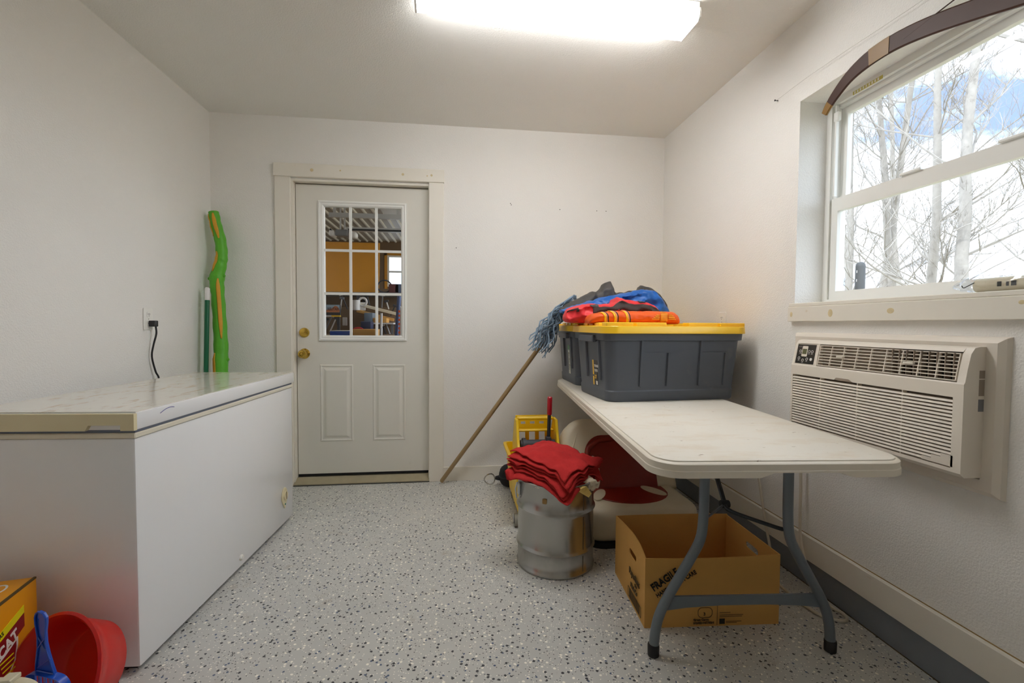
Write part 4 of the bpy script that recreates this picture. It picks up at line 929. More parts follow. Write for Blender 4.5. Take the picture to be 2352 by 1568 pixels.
    text('TOSOT', .007, Mc @ T(.012, .075, .0013), GWHITE, cp, bold=.0001, ext=.0003) if False else MB().box((.012, .074, .0012), (.032, .077, .0016), Mc).build('maker_mark', GREYP, cp, smooth=0)
    for a, b, m_ in ((.975, .998, ACG), (.925, .972, ACG), (.880, .915, GREYP)):
        MB().box((1.485, y0 - .0006, a), (1.503, y0 - .0001, b)).build('side_label', m_, t, smooth=0)
make_ac()
t = thing('power_cable', 'white cable from the air conditioner looping on the floor by the curb', 'power cord', (1.49, 1.8, 0), world=True)
MB().tube(catmull([(1.50, 1.80, .69), (1.502, 1.835, .55), (1.500, 1.83, .40), (1.495, 1.82, .22), (1.488, 1.78, .12), (1.478, 1.72, .05), (1.485, 1.64, .009), (1.495, 1.585, .008), (1.475, 1.548, .008), (1.435, 1.555, .008), (1.39, 1.62, .008), (1.40, 1.85, .008), (1.49, 2.0, .06), (1.497, 2.06, .2), (1.502, 2.13, .45), (1.505, 2.14, .68)], 7), .006, 10).build('cable', CORDW, t)

# ---------------------------------------------------------------- bow, string, wrapped roll on the sill
def make_bow():
    t = thing('recurve_bow', 'dark brown lacquered recurve bow hanging across the window top', 'bow', (1.49, 1.0, 2.0), world=True)
    half = [(1.755, 1.988), (1.735, 2.012), (1.700, 2.042), (1.640, 2.078), (1.57, 2.097), (1.49, 2.101), (1.413, 2.094), (1.32, 2.075), (1.238, 2.053), (1.16, 2.03), (1.09, 2.008), (1.02, 1.99), (.96, 1.985)]
    yc = .96
    pts = [(1.495, y, z) for y, z in half] + [(1.495, 2 * yc - y, z) for y, z in reversed(half[:-1])]
    P = catmull(pts, 4); n = len(P)
    wid = []; th = []
    for i in range(n):
        e = min(i, n - 1 - i) / (n / 2); wid.append(.030 + .030 * min(1, e * 3.0)); th.append(.009 + .016 * max(0, e - .72) * 3)
    MB().ribbon(P[5:n - 5], wid[5:n - 5], th[5:n - 5], (0, 0, 1)).build('limbs', BOW, t, smooth=22)
    MB().ribbon(P[0:6], wid[0:6], [.010] * 6, (0, 0, 1)).build('tip', BOWGOLD, t); MB().ribbon(P[n - 6:], wid[n - 6:], [.010] * 6, (0, 0, 1)).build('tip', BOWGOLD, t)
    MB().ribbon([p + Vector((-.0055, 0, 0)) for p in P[17:22]], [w_ * .98 for w_ in wid[17:22]], .0012, (0, 0, 1)).build('gold_band', BOWGOLD, t)
    k = Vector((1.497, 1.742, 2.003)); k2 = Vector((1.497, .178, 2.003))
    MB().tube([(1.492, 1.42, 2.088), (1.492, 1.362, 2.096), (1.492, 1.20, 2.118), (1.51, .96, 2.135)], .0022, 6).build('hanging_cord', BOW, t)
    MB().tube([(1.50, .96, 2.135), (1.532, .96, 2.137)], .003, 8).build('hook', CHROME, t)
make_bow()
t = thing('wall_string', 'thin pale string stretched from a nail above the window', 'string', (1.525, 2.087, 2.2), world=True)
MB().tube(catmull([(1.522, 2.085, 2.2015), (1.520, 1.90, 2.207), (1.518, 1.70, 2.2035), (1.518, 1.38, 2.193), (1.518, .90, 2.19)], 5), .0009, 5).build('line', STRING, t)
MB().tube([(XR + .01, 2.087, 2.202), (1.516, 2.087, 2.2022)], .0022, 8).lathe([(.004, 0), (.004, .002), (0, .0022)], 10, frame_m((1.516, 2.087, 2.2022), (0, -1, 0), (0, 0, 1))).build('nail', BLKSTEEL, t)
MB().tube([(XR + .01, .90, 2.19), (1.514, .90, 2.19)], .0022, 8).build('nail', BLKSTEEL, t)
def make_wrap():
    t = thing('wrapped_roll', 'roll in crumpled clear plastic with black print on the window sill', 'packaged roll', (1.585, 1.12, 1.2245), world=True)
    MB().tube([(1.585, 1.235, 1.2475), (1.585, .86, 1.2475)], .021, 20).build('roll', pm('roll_cream', (214, 200, 168), .6), t)
    m = MB(); secs = []
    for i in range(36):
        y = 1.305 - i * .013; k = min(1, i / 6)
        row = []
        for q in range(18):
            a = 2 * PI * q / 18; r_ = .006 + .020 * k + .010 * noise.noise(Vector((y * 40, math.cos(a) * 2, math.sin(a) * 2))) * (1 if i < 24 else .4)
            row.append((1.585 + r_ * math.cos(a) * 1.15, y + .006 * noise.noise(Vector((q, i * .5, 2))), max(1.2252, 1.2485 + r_ * math.sin(a) + (.012 if 2 < i < 9 else 0) * max(0, math.sin(a)))))
        secs.append(row)
    m.loft(secs).build('plastic_wrap', CLEARP, t, smooth=25)
    for y, w_, h in ((1.165, .010, .014), (1.145, .006, .012), (1.13, .012, .014), (1.10, .006, .014), (1.085, .012, .010)):
        MB().box((1.5632, y - w_ / 2, 1.241), (1.5642, y + w_ / 2, 1.241 + h)).build('print_mark', INK, t, smooth=0)
    MB().tube(catmull([(1.560, 1.262, 1.250), (1.557, 1.255, 1.243), (1.556, 1.245, 1.246), (1.557, 1.225, 1.256)], 5), .0012, 6).build('print_mark', INK, t)
make_wrap()

# ---------------------------------------------------------------- litter carton, basin, scoop, pail
def make_litter():
    c = Vector((-1.256, 1.53, 0)); ex = Vector((.19, -.98, 0)).normalized(); ang = math.atan2(ex.y, ex.x)
    t = thing('litter_carton', 'orange cat litter carton beside the freezer end', 'carton', tuple(c), ang)
    # local x along the text face toward the viewer, local y = to the right (+) ; box lies at local -y
    Lx, Ly, Hh = .36, .22, .352
    MB().rbox((0, -Ly, 0), (Lx, 0, Hh), .003, 1).build('carton_body', LITTER, t)
    MB().box((.002, -.006, Hh - .004), (Lx - .002, .0006, Hh + .0012)).build('flap_edge', FADEINK, t, smooth=0)
    M = frame_m((0, 0.0004, 0), (-1, 0, 0), (0, 0, 1))  # text reads from near (left) to far (right): local x = -x
    def band(pts, mat, name, h=.0012): MB().prism([(-a, b) for a, b in pts][::-1], 0, h, M @ Matrix.Diagonal((1, 1, 1, 1))).build(name, mat, t, smooth=0)
    # coordinates (distance from far corner, height)
    band([(.06, .300), (.06, .278), (.13, .258), (.22, .232), (.36, .185), (.36, .207), (.22, .255), (.13, .281)], CARTY, 'yellow_band')
    band([(.06, .277), (.06, .238), (.36, .128), (.36, .184), (.22, .231), (.13, .257)], CARTR, 'red_band')
    Ma = lambda d, z, a: M @ T(-d, z, .0013) @ Matrix.Rotation(a, 4, 'Z')
    text('MULTI-CAT', .046, Ma(.275, .160, R(18.5)), WHITEINK, t, bold=.0016, ext=.0006, sx=.85)
    text('ODOR BLOCKERS', .017, Ma(.265, .226, R(17)), INK, t, bold=.0004, ext=.0006, sx=.95)
    sh = [(.088, .225), (.088, .205), (.10, .165), (.135, .130), (.175, .150), (.195, .180), (.195, .190), (.135, .207)]
    band(sh, WHITEINK, 'shield_border', .0016)
    cxs = sum(a for a, _ in sh) / len(sh); czs = sum(b for _, b in sh) / len(sh)
    band([(cxs + (a - cxs) * .84, czs + (b - czs) * .84) for a, b in sh], CARTR, 'shield', .0020)
    for i in range(4): MB().box((-.160 + i * .004, .188 - i * .014, .0021), (-.108 + i * .002, .192 - i * .014, .0024), M).build('shield_line', CARTY, t, smooth=0)
    band([(.085, .118), (.085, .103), (.30, .045), (.30, .062)], CARTR, 'directions_band')
    text('DIRECTIONS FOR USE:', .0155, Ma(.275, .055, R(15)), WHITEINK, t, bold=.0003, ext=.0008)
    Mt = frame_m((0, 0, Hh + .0002), (-1, 0, 0), (0, -1, 0))
    MB().plate([(.028 * math.cos(a) + .13, .02 * math.sin(a) - .06) for a in [2 * PI * q / 24 for q in range(24)]], [[(.02 * math.cos(a) + .13, .013 * math.sin(a) - .06) for a in [2 * PI * q / 24 for q in range(24)]]], Hh + .0002, Hh + .0008).build('top_emblem', WHITEINK, t, smooth=0)
    MB().plate([(.03 * math.cos(a) + .06, .022 * math.sin(a) - .06) for a in [2 * PI * q / 24 for q in range(24)]], [[(.024 * math.cos(a) + .06, .017 * math.sin(a) - .06) for a in [2 * PI * q / 24 for q in range(24)]]], Hh + .0002, Hh + .0008).build('top_emblem', WHITEINK, t, smooth=0)
make_litter()
def make_basin():
    n_ = Vector((-.30, -.88, .34)).normalized(); c = Vector((-1.100, 1.385, .156))
    x = n_.cross(Vector((0, 0, 1))).normalized(); M = frame_m(c, x, n_.cross(x))
    M = M @ Matrix.Scale(.93, 4)
    o = MB().lathe([(0, -.125), (.105, -.125), (.118, -.115), (.142, -.04), (.156, -.006), (.166, 0), (.168, .006), (.160, .010), (.150, .002), (.136, -.04), (.112, -.108), (.10, -.116), (0, -.117)], 56, M)
    zmin = min(v[2] for v in o.v); o.v = [(a, b, z - zmin + .0005) for a, b, z in o.v]
    o = o.build('plastic_basin', REDP, None, smooth=50); tag(o, 'red plastic basin tipped on its edge against the freezer end', 'basin')
make_basin()
def make_scoop():
    t = thing('litter_scoop', 'blue slotted plastic litter scoop with ribbed handle', 'scoop', (-.975, 1.2, .2), world=True)
    c = Vector((-.977, 1.2, .434)); up = Vector((.10, -.16, 1)).normalized(); M = frame_m(c, (1, -.35, 0), up)   # local y up along handle, z toward viewer
    ol = [(-.004, 0), (.010, -.003), (.018, -.014), (.017, -.03), (.012, -.055), (.012, -.085), (.018, -.115), (.028, -.150), (.034, -.168), (-.026, -.168), (-.022, -.14), (-.014, -.10), (-.012, -.07), (-.016, -.035), (-.016, -.018), (-.012, -.006)]
    MB().plate(ol[::-1], [[(-.010, -.017), (-.006, -.026), (-.011, -.024)]], -.002, .002, M).build('handle', BLUEP, t, smooth=0)
    k = len(ol)
    MB().tube([M @ Vector((a, b, .004)) for a, b in ol + [ol[0]]], .0022, 6).build('handle_rim', BLUEP, t)
    for a, b in (((-.012, -.07), (.010, -.10)), ((.011, -.07), (-.012, -.10)), ((.024, -.125), (-.020, -.160))):
        MB().tube([M @ Vector((a[0], a[1], .004)), M @ Vector((b[0], b[1], .004))], .0016, 6).build('handle_rib', BLUEP, t)
    # slotted head: shallow curved pan with bars
    hp = [(x, -.168 - y) for x, y in rrect(-.048, 0, .075, .12, .03, 5)]
    holes = [[(-.036 + i * .017, -.188 - q * .034), (-.026 + i * .017, -.188 - q * .034), (-.026 + i * .017, -.214 - q * .034), (-.036 + i * .017, -.214 - q * .034)] for i in range(6) for q in range(3)]
    MB().plate(hp, holes, -.003, .001, M).build('slotted_head', BLUEP, t, smooth=0)
    MB().loft([[tuple(M @ Vector((x, y, -.003))) for x, y in hp], [tuple(M @ Vector((x * 1.03, -.228 + (y + .228) * 1.03, .016))) for x, y in hp], [tuple(M @ Vector((x * 1.0, -.228 + (y + .228) * 1.0, .016))) for x, y in hp], [tuple(M @ Vector((x * .97, -.228 + (y + .228) * .97, .0))) for x, y in hp]], cap=False).build('head_wall', BLUEP, t)
make_scoop()
t = thing('plastic_jug', 'beige plastic jug top with thick looped handle at the bottom left corner', 'jug', (-.93, 1.0, 0), world=True)
MB().loft([[(x, y, z) for x, y in rrect(-1.05, .91, -.84, 1.08, .03, 5)] for z in (0, .30)] + [[(x, y, .335) for x, y in rrect(-1.03, .93, -.86, 1.06, .03, 5)]]).build('jug_body', BEIGE, t)
MB().tube(catmull([(-.845, 1.0, .315), (-.838, 1.0, .36), (-.85, 1.0, .388), (-.885, 1.0, .395), (-.95, 1.0, .395), (-1.00, 1.0, .385), (-1.02, 1.0, .32)], 6), [.020] * 37, 12).build('looped_handle', BEIGE, t)
MB().rbox((-.885, .985, .411), (-.862, 1.012, .421), .002, 1).build('handle_clip', BEIGE, t)

# ---------------------------------------------------------------- outside: ground, trees, post
struct(MB().box((XR + WT, -40, -.9), (60, 60, -.6)).build('ground', GROUND, smooth=0), 'winter ground outside the window', 'ground')
def tube4(m, pts, rads, n=5): m.tube(pts, rads, n, cap=False)
def make_tree(label, base, lean, height, r0, seed, fork=None):
    rnd = random.Random(seed); t = thing('bare_tree', label, 'tree', base, group='bare trees outside the window', world=True)
    b = Vector(base); P = []; n = 14; p = b.copy(); d = Vector(lean).normalized()
    for i in range(n + 1):
        P.append(p.copy()); d = (d + Vector((rnd.uniform(-.05, .05), rnd.uniform(-.06, .06), .03))).normalized(); p = p + d * height / n
    r0 *= .72; rr = [r0 * (1 - .85 * i / n) + .006 for i in range(n + 1)]
    MB().tube(P, rr, 10).build('trunk', BARK, t, smooth=60)
    m = MB()
    def grow(start, dr, ln, r, depth):
        k = 6; pts = [start]; q = start.copy(); dd = dr.normalized()
        for i in range(k):
            dd = (dd + Vector((rnd.uniform(-.22, .22), rnd.uniform(-.22, .22), rnd.uniform(-.10, .20)))).normalized(); q = q + dd * ln / k; pts.append(q.copy())
        tube4(m, pts, [r * (1 - .75 * i / k) for i in range(k + 1)], 5 if depth == 0 else 3)
        if depth < 3:
            for c in range((6, 4, 3)[depth]):
                i = rnd.randint(1, k - 1); side = Vector((rnd.uniform(-1, 1), rnd.uniform(-1, 1), rnd.uniform(-.2, .9)))
                grow(pts[i], (pts[i + 1] - pts[i]).normalized() * .7 + side * .8, ln * rnd.uniform(.4, .65), max(r * .5, .0035), depth + 1)
    for c in range(16):
        i = rnd.randint(3, n - 1); a = rnd.uniform(0, 2 * PI)
        grow(P[i], Vector((math.cos(a), math.sin(a), rnd.uniform(.25, 1.1))), rnd.uniform(1.0, 2.6) * height / 9, rr[i] * .30, 0)
    m.build('branches', BARK, t, smooth=60)
def at(X, px_ratio): return (X, X * px_ratio, -.6)
TR = [('slender pale tree at the left edge of the window', 8.0, 1.095, (.0, -.05, 1), 9, .11, 11), ('pale straight trunk second from left in the window', 9.0, 1.003, (.02, .0, 1), 10, .14, 23),
      ('thin trunk third from left in the window', 9.5, .946, (.0, .02, 1), 10, .13, 31), ('leaning thin trunk in the middle of the window', 8.5, .888, (.0, -.06, 1), 10, .12, 47),
      ('thick forked trunk right of the window middle', 8.0, .797, (.0, .0, 1), 10, .15, 53), ('dark thick trunk leaning right at the window edge', 6.0, .735, (.05, -.16, 1), 10, .17, 67),
      ('tall distant bare tree behind the slender left tree', 13, 1.05, (0, 0, 1), 14, .13, 71), ('tall distant bare tree behind the middle trunks', 14, .92, (0, .03, 1), 15, .13, 83), ('tall distant bare tree behind the forked trunk', 13, .80, (0, -.03, 1), 14, .13, 97), ('distant bare tree beyond the window right edge', 12, .66, (0, 0, 1), 13, .13, 101)]
for lb_, X, ra, le, hh, r0, sd in TR: make_tree(lb_, at(X, ra), le, hh, r0, sd)
t = thing('garden_post', 'dark round-topped post standing outside the window', 'post', (3.2, 3.34, -.6), world=True)
MB().tube([(3.2, 3.34, -.6), (3.2, 3.34, 1.60)], .034, 16).build('post_shaft', pm('dark_post', (70, 72, 74), .6, var=.3, vscale=20), t)
MB().lathe([(.034, 1.6002), (.032, 1.618), (.022, 1.632), (0, 1.638)], 16, T(3.2, 3.34, 0)).build('post_cap', MATS['dark_post'], t)
for z in (1.48, 1.55): MB().box((3.1655, 3.334, z), (3.1668, 3.339, z + .02)).build('post_mark', GWHITE, t, smooth=0)

# ---------------------------------------------------------------- garage beyond the door
GX0, GX1, GY0, GY1, GH = -5.0, 1.75, D + .14, 10.6, 2.95
struct(MB().box((GX0, GY0 - .07, -.15), (GX1, GY1, .0)).build('floor_garage', CONC, smooth=0), 'concrete garage floor beyond the door', 'floor')
gc = thing('ceiling_garage', 'white ribbed steel garage ceiling seen through the door', 'ceiling', (0, 7, GH), kind='structure', world=True)
MB().box((GX0 - .2, GY0, GH), (GX1 + .2, GY1 + .2, GH + .15)).build('ceiling_sheet', pm('garage_ceiling_grey', (186, 178, 166), .5, var=.06), gc, smooth=0)
m = MB()
for i in range(43):
    x = GX0 + .1 + i * .155; m.prism([(x - .026, GH), (x + .026, GH), (x + .014, GH - .022), (x - .014, GH - .022)], -GY1, -GY0, frame_m((0, 0, 0), (1, 0, 0), (0, 0, 1)))
o = m.build('ceiling_ribs', GMETAL, gc, smooth=0); o['kind'] = 'stuff'
struct(MB().plate(rect(GX0, 0, GX1, GH), [rect(-1.52, 1.95, -1.0, 2.64)], 0, .15, frame_m((0, GY1 + .15, 0), (1, 0, 0), (0, 0, 1))).build('wall_garage_far', GWALL, smooth=0), 'brown plywood far garage wall', 'wall')
struct(MB().box((GX0 - .15, GY0, 0), (GX0, GY1 + .15, GH)).build('wall_garage_left', GWALL, smooth=0), 'brown plywood left garage wall', 'wall')
struct(MB().plate(rect(GY0, 0, GY1 + .15, GH), [rect(GY0 + .5, .001, GY1 - .6, 2.7)], 0, .15, frame_m((GX1, 0, 0), (0, 1, 0), (0, 0, 1))).build('wall_garage_right', GWALL, smooth=0), 'garage wall with the open overhead doorway', 'wall')
struct(MB().box((GX0, GY0, 0), (XL - .15, GY0 + .02, GH)).build('wall_garage_near', GWALL, smooth=0), 'near garage wall left of the room', 'wall')
struct(MB().box((XL - .15, GY0, H + .2), (XR + WT, GY0 + .02, GH)).build('wall_garage_near', GWALL, smooth=0), 'garage wall above the room ceiling', 'wall')
gw = thing('window_2', 'white framed garage window on the far wall', 'window', (-1.26, GY1, 1.95), kind='structure', world=True)
MB().plate(rect(-1.52, 1.95, -1.0, 2.64), [rect(-1.48, 1.99, -1.04, 2.26), rect(-1.48, 2.30, -1.04, 2.60)], 0, .06, frame_m((0, GY1 + .05, 0), (1, 0, 0), (0, 0, 1))).build('frame', VINYL, gw, smooth=0)
MB().box((-1.48, GY1 + .02, 1.99), (-1.04, GY1 + .024, 2.26)).build('pane', GLASS, gw, smooth=0); MB().box((-1.48, GY1 + .02, 2.30), (-1.04, GY1 + .024, 2.60)).build('pane', GLASS, gw, smooth=0)
for a, b in ((-1.58, -1.52), (-1.0, -.94)): MB().box((a, GY1 - .02, 1.90), (b, GY1, 2.70)).build('casing', OSB, gw, smooth=0)
MB().box((-1.58, GY1 - .02, 2.64), (-.94, GY1 - .001, 2.70)).build('casing', OSB, gw, smooth=0)
make_lamp('added unseen fluorescent light brightening the garage left of the door view', (-3.6, 6.4, GH - .022), R(90))  # lamp added out of view so the garage is not too dark
make_lamp('added unseen fluorescent light brightening the garage right of the door view', (.75, 6.2, GH - .125), R(90))  # second added lamp, unseen, brightens the garage from the right
# raised overhead door, tracks, opener
od = thing('overhead_door', 'white sectional garage door raised under the ceiling', 'garage door', (0, 7, GH - .12), world=True)
for i in range(4): MB().rbox((-1.12 + i * .68, 4.9, GH - .115), (-1.12 + i * .68 + .66, 7.7, GH - .075), .006, 1).build('door_section', GWHITE, od)
for lb_, y, z, x0 in (('upper galvanised garage door track near the top panes', 6.6, 2.60, -1.72), ('lower galvanised garage door track beside the opener', 7.6, 2.61, -1.72)):
    t = thing('door_track', lb_, 'door track', (x0, y, z), world=True)
    MB().box((x0, y - .012, z - .03), (1.7, y + .012, z + .03)).build('track_rail', GALV, t, smooth=0)
    MB().box((x0, y - .035, z - .036), (1.7, y + .012, z - .0301)).build('track_lip', GALV, t, smooth=0)
    for xx in (x0 + .05, x0 + .9): MB().box((xx, y + .012, z), (xx + .04, y + .018, GH)).build('hanger_strap', GALV, t, smooth=0)
def make_opener():
    t = thing('garage_door_opener', 'white garage door opener hanging from the ceiling with a black rail', 'door opener', (-1.28, 7.2, 2.3), world=True)
    k = T(-1.68, 7.2, 2.46) @ Matrix.Scale(.62, 4)
    MB().rbox((-.15, -.15, -.075), (.15, .15, .075), .03, 3, k).build('motor_head', GREYP, t)
    MB().rbox((-.30, -.14, -.085), (-.145, .14, .065), .05, 4, k).build('light_lens', GWHITE, t); MB().rbox((.145, -.14, -.105), (.34, .14, .045), .06, 4, k).build('light_lens', GWHITE, t)
    for x in (-1.72, -1.66): MB().box((x, 7.18, 2.506), (x + .025, 7.186, GH)).build('hanger_strap', GALV, t, smooth=0)
    MB().box((-1.60, 7.18, 2.51), (1.7, 7.21, 2.535)).build('rail', BLKSTEEL, t, smooth=0)
    MB().lathe([(.012, 0), (.012, .03), (0, .031)], 10, frame_m((-1.83, 7.12, 2.50), (1, 0, 0), (0, 0, 1))).build('sensor', BLACKP, t)
make_opener()
o = MB().rbox((-.47, -.012, 0), (.47, .012, .86), .004, 1, T(-1.755, 8.0, 1.632) @ Matrix.Rotation(R(-7), 4, 'X')).build('plywood_sheet', OSB); tag(o, 'large yellow orange sheet behind the middle door panes', 'board')
t = thing('storage_shelf', 'dark storage shelving under the yellow sheet in the garage', 'shelving', (-1.6, 8.0, 0), world=True)
for z in (.45, .92, 1.58): MB().box((-2.6, 7.75, z), (-.60, 8.25, z + .05)).build('shelf_board', GREYP if z > 1 else GREYD, t, smooth=0)
for x in (-2.6, -1.6, -.65):
    for y in (7.75, 8.20): MB().box((x, y, 0), (x + .05, y + .05, 1.58)).build('upright', GREYD, t, smooth=0)
MB().box((-2.6, 8.23, .05), (-.60, 8.25, 1.58)).build('back_board', GWALL, t, smooth=0)
# far cabinet / dark clutter
rnd = random.Random(5)
names = [('tool_box', 'dark tool box'), ('paint_can', 'grey paint can'), ('parts_bin', 'small parts bin')]
def g_at(px, py, Y):    # point on plane y=Y seen past the door glass (true position in the garage)
    d = cf_ + cr_ * ((px - 1176) / F_PX) - cu_ * ((py - 784) / F_PX); k = Y / d.y; return Vector((d.x * k, Y, CAM_H + d.z * k))
def gbox(name, label, cat, x0, x1, z0, z1, y0, y1, mat, r=.006):
    o = MB().rbox((x0, y0, z0), (x1, y1, z1), r, 2).build(name, mat); tag(o, label, cat); return o
# licence plate with mountains on a board
t = thing('license_plate', 'licence plate with orange arch picture propped in the garage', 'license plate', (-1.50, 5.9, 1.13), world=True)
a = g_at(750, 717, 5.9); b = g_at(780, 700, 5.9)
MB().box((a.x, 5.896, a.z), (b.x, 5.90, b.z)).build('plate', pm('plate_sky', (170, 196, 214), .4), t, smooth=0)
MB().prism([(a.x, a.z), (b.x, a.z), (b.x, a.z + .03), (a.x + .13, b.z - .02), (a.x + .10, b.z - .012), (a.x + .06, a.z + .045), (a.x, a.z + .03)], 0, .001, frame_m((0, 5.896, 0), (1, 0, 0), (0, 0, 1))).build('plate_picture', pm('plate_orange', (206, 130, 84), .5), t, smooth=0)
text('REUTAH', .05, frame_m((a.x + .012, 5.8945, a.z + .024), (1, 0, 0), (0, 0, 1)), pm('plate_letters', (70, 40, 50), .5), t, bold=.001, sx=.72)
t = thing('shelf_bracket_board', 'thin yellow and white ledge below the licence plate', 'ledge', (-1.5, 5.9, 1.05), world=True)
a = g_at(742, 727, 5.9); b = g_at(782, 724, 5.9); mid = (a.x + b.x) / 2
MB().box((a.x - .3, 5.88, a.z), (mid, 5.93, b.z)).build('white_half', GWHITE, t, smooth=0); MB().box((mid, 5.88, a.z), (b.x, 5.93, b.z)).build('yellow_half', YELLOW, t, smooth=0)
zt_ = g_at(800, 771, 5.4).z
for x in (a.x - .2, b.x - .04): MB().box((x, 5.90, zt_ + .0005), (x + .03, 5.93, a.z)).build('post', GREYD, t, smooth=0)
MB().box((a.x - .3, 5.90, a.z + .001), (b.x, 5.92, g_at(742, 700, 5.9).z)).build('back_plate', GREYD, t, smooth=0)
def gitem(name, label, cat, px0, py0, px1, py1, Y, dep, mat, r=.01):
    a = g_at(px0, py1, Y); b = g_at(px1, py0, Y); return gbox(name, label, cat, a.x, b.x, a.z, b.z, Y, Y + dep, mat, min(r, (b.x - a.x) / 3, (b.z - a.z) / 3))
# workbench carrying the near clutter
t = thing('workbench', 'dark workbench in the garage carrying boxes below the door glass', 'workbench', (-1.0, 5.7, 0), world=True)
zb_ = g_at(800, 771, 5.4).z
MB().box((-2.4, 5.2, zb_ - .05), (.2, 6.4, zb_)).build('bench_top', GWALL, t, smooth=0)
for x in (-2.35, .12):
    for y in (5.25, 6.3): MB().box((x, y, 0), (x + .07, y + .07, zb_ - .05)).build('leg', GREYD, t, smooth=0)
bk = gbox('pegboard', 'tall brown pegboard behind the workbench clutter', 'pegboard', -2.4, .3, .0, 1.34, 6.45, 6.5, GWALL)
gitem('carton', 'blue and white carton at the lower left door pane', 'carton', 757, 760, 803, 771, 5.5, .3, BLUEP)
a = g_at(760, 760.5, 5.5); b = g_at(800, 760.5, 5.5)
o = MB().box((a.x, 5.5, a.z + .002), (b.x, 5.8, a.z + .008)).build('paper_sheet', GWHITE, smooth=0); tag(o, 'white sheet lying on the blue carton', 'paper')
gitem('carton', 'tan cardboard carton at the lower middle door pane', 'carton', 808, 756, 868, 771, 5.45, .3, CARD)
a = g_at(823, 757, 5.6)
o = MB().tube([a + Vector((.055 * math.cos(q), 0, .022 * math.sin(q))) for q in [PI * i / 14 for i in range(15)]], .008, 8).build('red_hoop', pm('pinkred', (200, 50, 66), .5)); tag(o, 'red hoop handle above the tan carton', 'handle')
gitem('machine_case', 'dark blue machine case on the garage workbench', 'machine', 828, 738, 852, 756, 5.9, .2, pm('navy', (52, 62, 92), .5))
gitem('plastic_bin', 'clear blue sided plastic bin on the garage shelf', 'bin', 836, 718, 856, 741, 6.1, .25, pm('binblue', (120, 136, 152), .4))
gitem('carton', 'flat cardboard carton on the garage shelf', 'carton', 856, 730, 888, 741, 6.1, .25, CARD)
t = thing('wall_shelf', 'thin white wall shelf in the garage', 'shelf', tuple(g_at(870, 742, 6.1)), world=True)
a = g_at(834, 744, 6.1); b = g_at(904, 741, 6.1); MB().box((a.x, 6.08, a.z), (b.x, 6.45, b.z)).build('board', GWHITE, t, smooth=0)
for x in (a.x + .02, b.x - .05): MB().box((x, 6.2, zb_), (x + .03, 6.23, a.z)).build('bracket', GREYP, t, smooth=0)
a = g_at(818, 712, 6.3); b = g_at(818, 689, 6.3)
o = MB().tube([(a.x, 6.3, a.z), (a.x, 6.3, b.z)], .052, 18).build('paper_towel_roll', GWHITE); tag(o, 'white paper towel roll upright on the pegboard', 'paper towels')
gitem('paper_bag', 'white paper bag hanging beside the paper towel roll', 'bag', 826, 694, 839, 713, 6.36, .04, GWHITE)
a = g_at(833, 693, 6.3)
o = MB().tube([a + Vector((.05 * math.cos(q), 0, .05 * math.sin(q))) for q in [2 * PI * i / 24 for i in range(25)]], .014, 8).build('tape_ring', GWHITE); tag(o, 'white ring of tape above the paper bag', 'tape')
for px, py, w_, l_, c_ in ((868, 710, 1.2, 'pale plank leaning across the garage pegboard', SEATW), (862, 724, .9, 'tan plank on the garage shelf bin', CARD)):
    a = g_at(px, py, 6.35); o = MB().rbox((-.25, 0, -.02), (.25, .02, .02), .004, 1, T(a.x, 6.35, a.z) @ Matrix.Rotation(R(14), 4, 'Y')).build('plank', c_); tag(o, l_, 'plank')
t = thing('steel_pipe', 'upright white and grey pipe behind the right door panes', 'pipe', tuple(g_at(875, 771, 5.4)), world=True)
a = g_at(875, 771, 5.4); b = g_at(875.5, 753, 5.4); c = g_at(876, 719, 5.4); MB().tube([(a.x, 5.4, zb_), b], .016, 12).build('grey_section', GALV, t); MB().tube([b, c], .014, 12).build('white_section', GWHITE, t)
a = g_at(911, 771, 5.2); b = g_at(917, 680, 5.2)
o = MB().tube([(a.x, 5.19, 0), (a.x, 5.19, a.z), b], .022, 12).build('blue_pole', pm('slateblue', (86, 104, 150), .5)); tag(o, 'slate blue pole beside the right door panes', 'pole')
t = thing('feed_bag', 'orange and white printed bag at the right edge of door glass', 'bag', tuple(g_at(919, 771, 5.1)), world=True)
a = g_at(915, 771, 5.1); b = g_at(921, 703, 5.1)
MB().prism([(a.x, 0), (a.x + .16, 0), (a.x + .13, b.z - .06), (a.x + .02, b.z)], 0, .08, frame_m((0, 5.15, 0), (1, 0, 0), (0, 0, 1)), bev=.015, seg=2).build('bag_body', GWHITE, t)
for i in range(7): MB().box((a.x + .004, 5.067, a.z - .02 + i * .045), (a.x + .022, 5.0695, a.z + .004 + i * .045)).build('print_patch', J_ORANGE, t, smooth=0)
a = g_at(792, 738, 6.44); t = thing('wall_outlet', 'white outlet on the garage pegboard', 'outlet', tuple(a), world=True)
MB().rbox((a.x - .03, 6.438, a.z - .055), (a.x + .03, 6.449, a.z + .055), .003, 1).build('cover_plate', GWHITE, t)
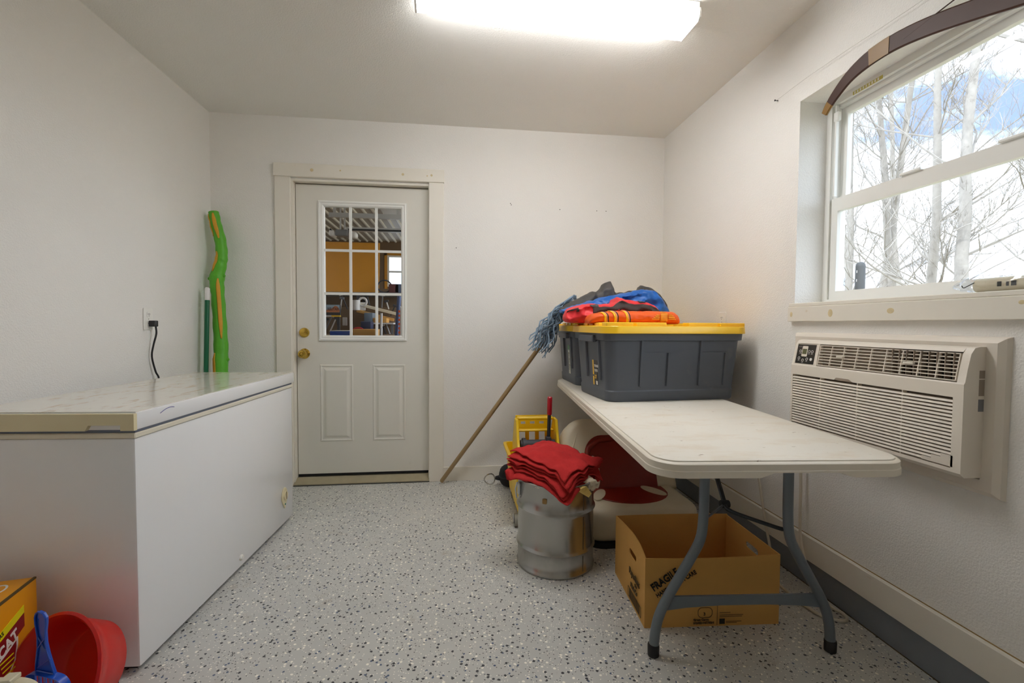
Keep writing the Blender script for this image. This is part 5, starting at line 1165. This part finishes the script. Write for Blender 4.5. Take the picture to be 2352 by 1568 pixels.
# hand tools hanging on the pegboard, each its own thing
tools = [(748, 745, 'pale scraper at the far left of the lower left door pane'), (757, 738, 'dark hammer in the lower left door pane under the ledge'), (766, 744, 'grey spanner in the middle of the lower left door pane'), (775, 736, 'steel clamp right of centre in the lower left door pane'),
         (783, 700, 'grey bracket right of the licence plate in the garage'), (790, 690, 'dark hook above the garage outlet'), (846, 690, 'dark clip right of the white tape ring'), (878, 690, 'grey tool at the upper left of the lower right door pane'),
         (890, 700, 'dark tool at the centre of the lower right door pane'), (903, 712, 'steel tool close to the slate blue pole'), (890, 752, 'dark handle low between the pipe and the blue pole'), (884, 760, 'pale scraper low beside the white pipe')]
cols = [GREYD, GREYP, GWHITE, BLKSTEEL, GALV, GREYD]
for i, (px, py, lb_) in enumerate(tools):
    a = g_at(px, py, 6.41); ln = rnd.uniform(.06, .13); an = rnd.uniform(-.5, .5)
    M = T(a.x, 6.41, a.z) @ Matrix.Rotation(an, 4, 'Y')
    t = thing('hand_tool', lb_, 'tool', tuple(a), group='small tools hanging on the garage pegboard', world=True)
    MB().rbox((-.008, -.006, -ln), (.008, .006, ln * .6), .003, 1, M).build('grip', cols[i % 6], t)
    MB().rbox((-.03, -.009, ln * .6), (.03, .009, ln * .6 + .03), .004, 1, M).build('head', cols[(i + 3) % 6], t)
# long items on the upper garage shelf seen in the right panes
for px, py, nm, lb_, mt in ((883, 655, 'coil', 'grey cable coil on the upper garage shelf', GREYD), (905, 660, 'case', 'dark red case on the upper garage shelf', pm('dkred', (96, 50, 52), .6)), (918, 650, 'case', 'blue grey case on the upper garage shelf', pm('bluegrey', (84, 96, 120), .6))):
    a = g_at(px, py, 7.9)
    if nm == 'coil': o = MB().tube([Vector((a.x + .11 * math.cos(q), 7.9 + .02 * math.sin(3 * q), 1.742 + .10 * math.sin(q))) for q in [2 * PI * i / 30 for i in range(31)]], .012, 8).build('cable_coil', mt)
    else: o = MB().rbox((a.x - .08, 7.85, 1.631), (a.x + .09, 8.1, 1.78), .015, 2).build('tool_case', mt)
    tag(o, lb_, nm)
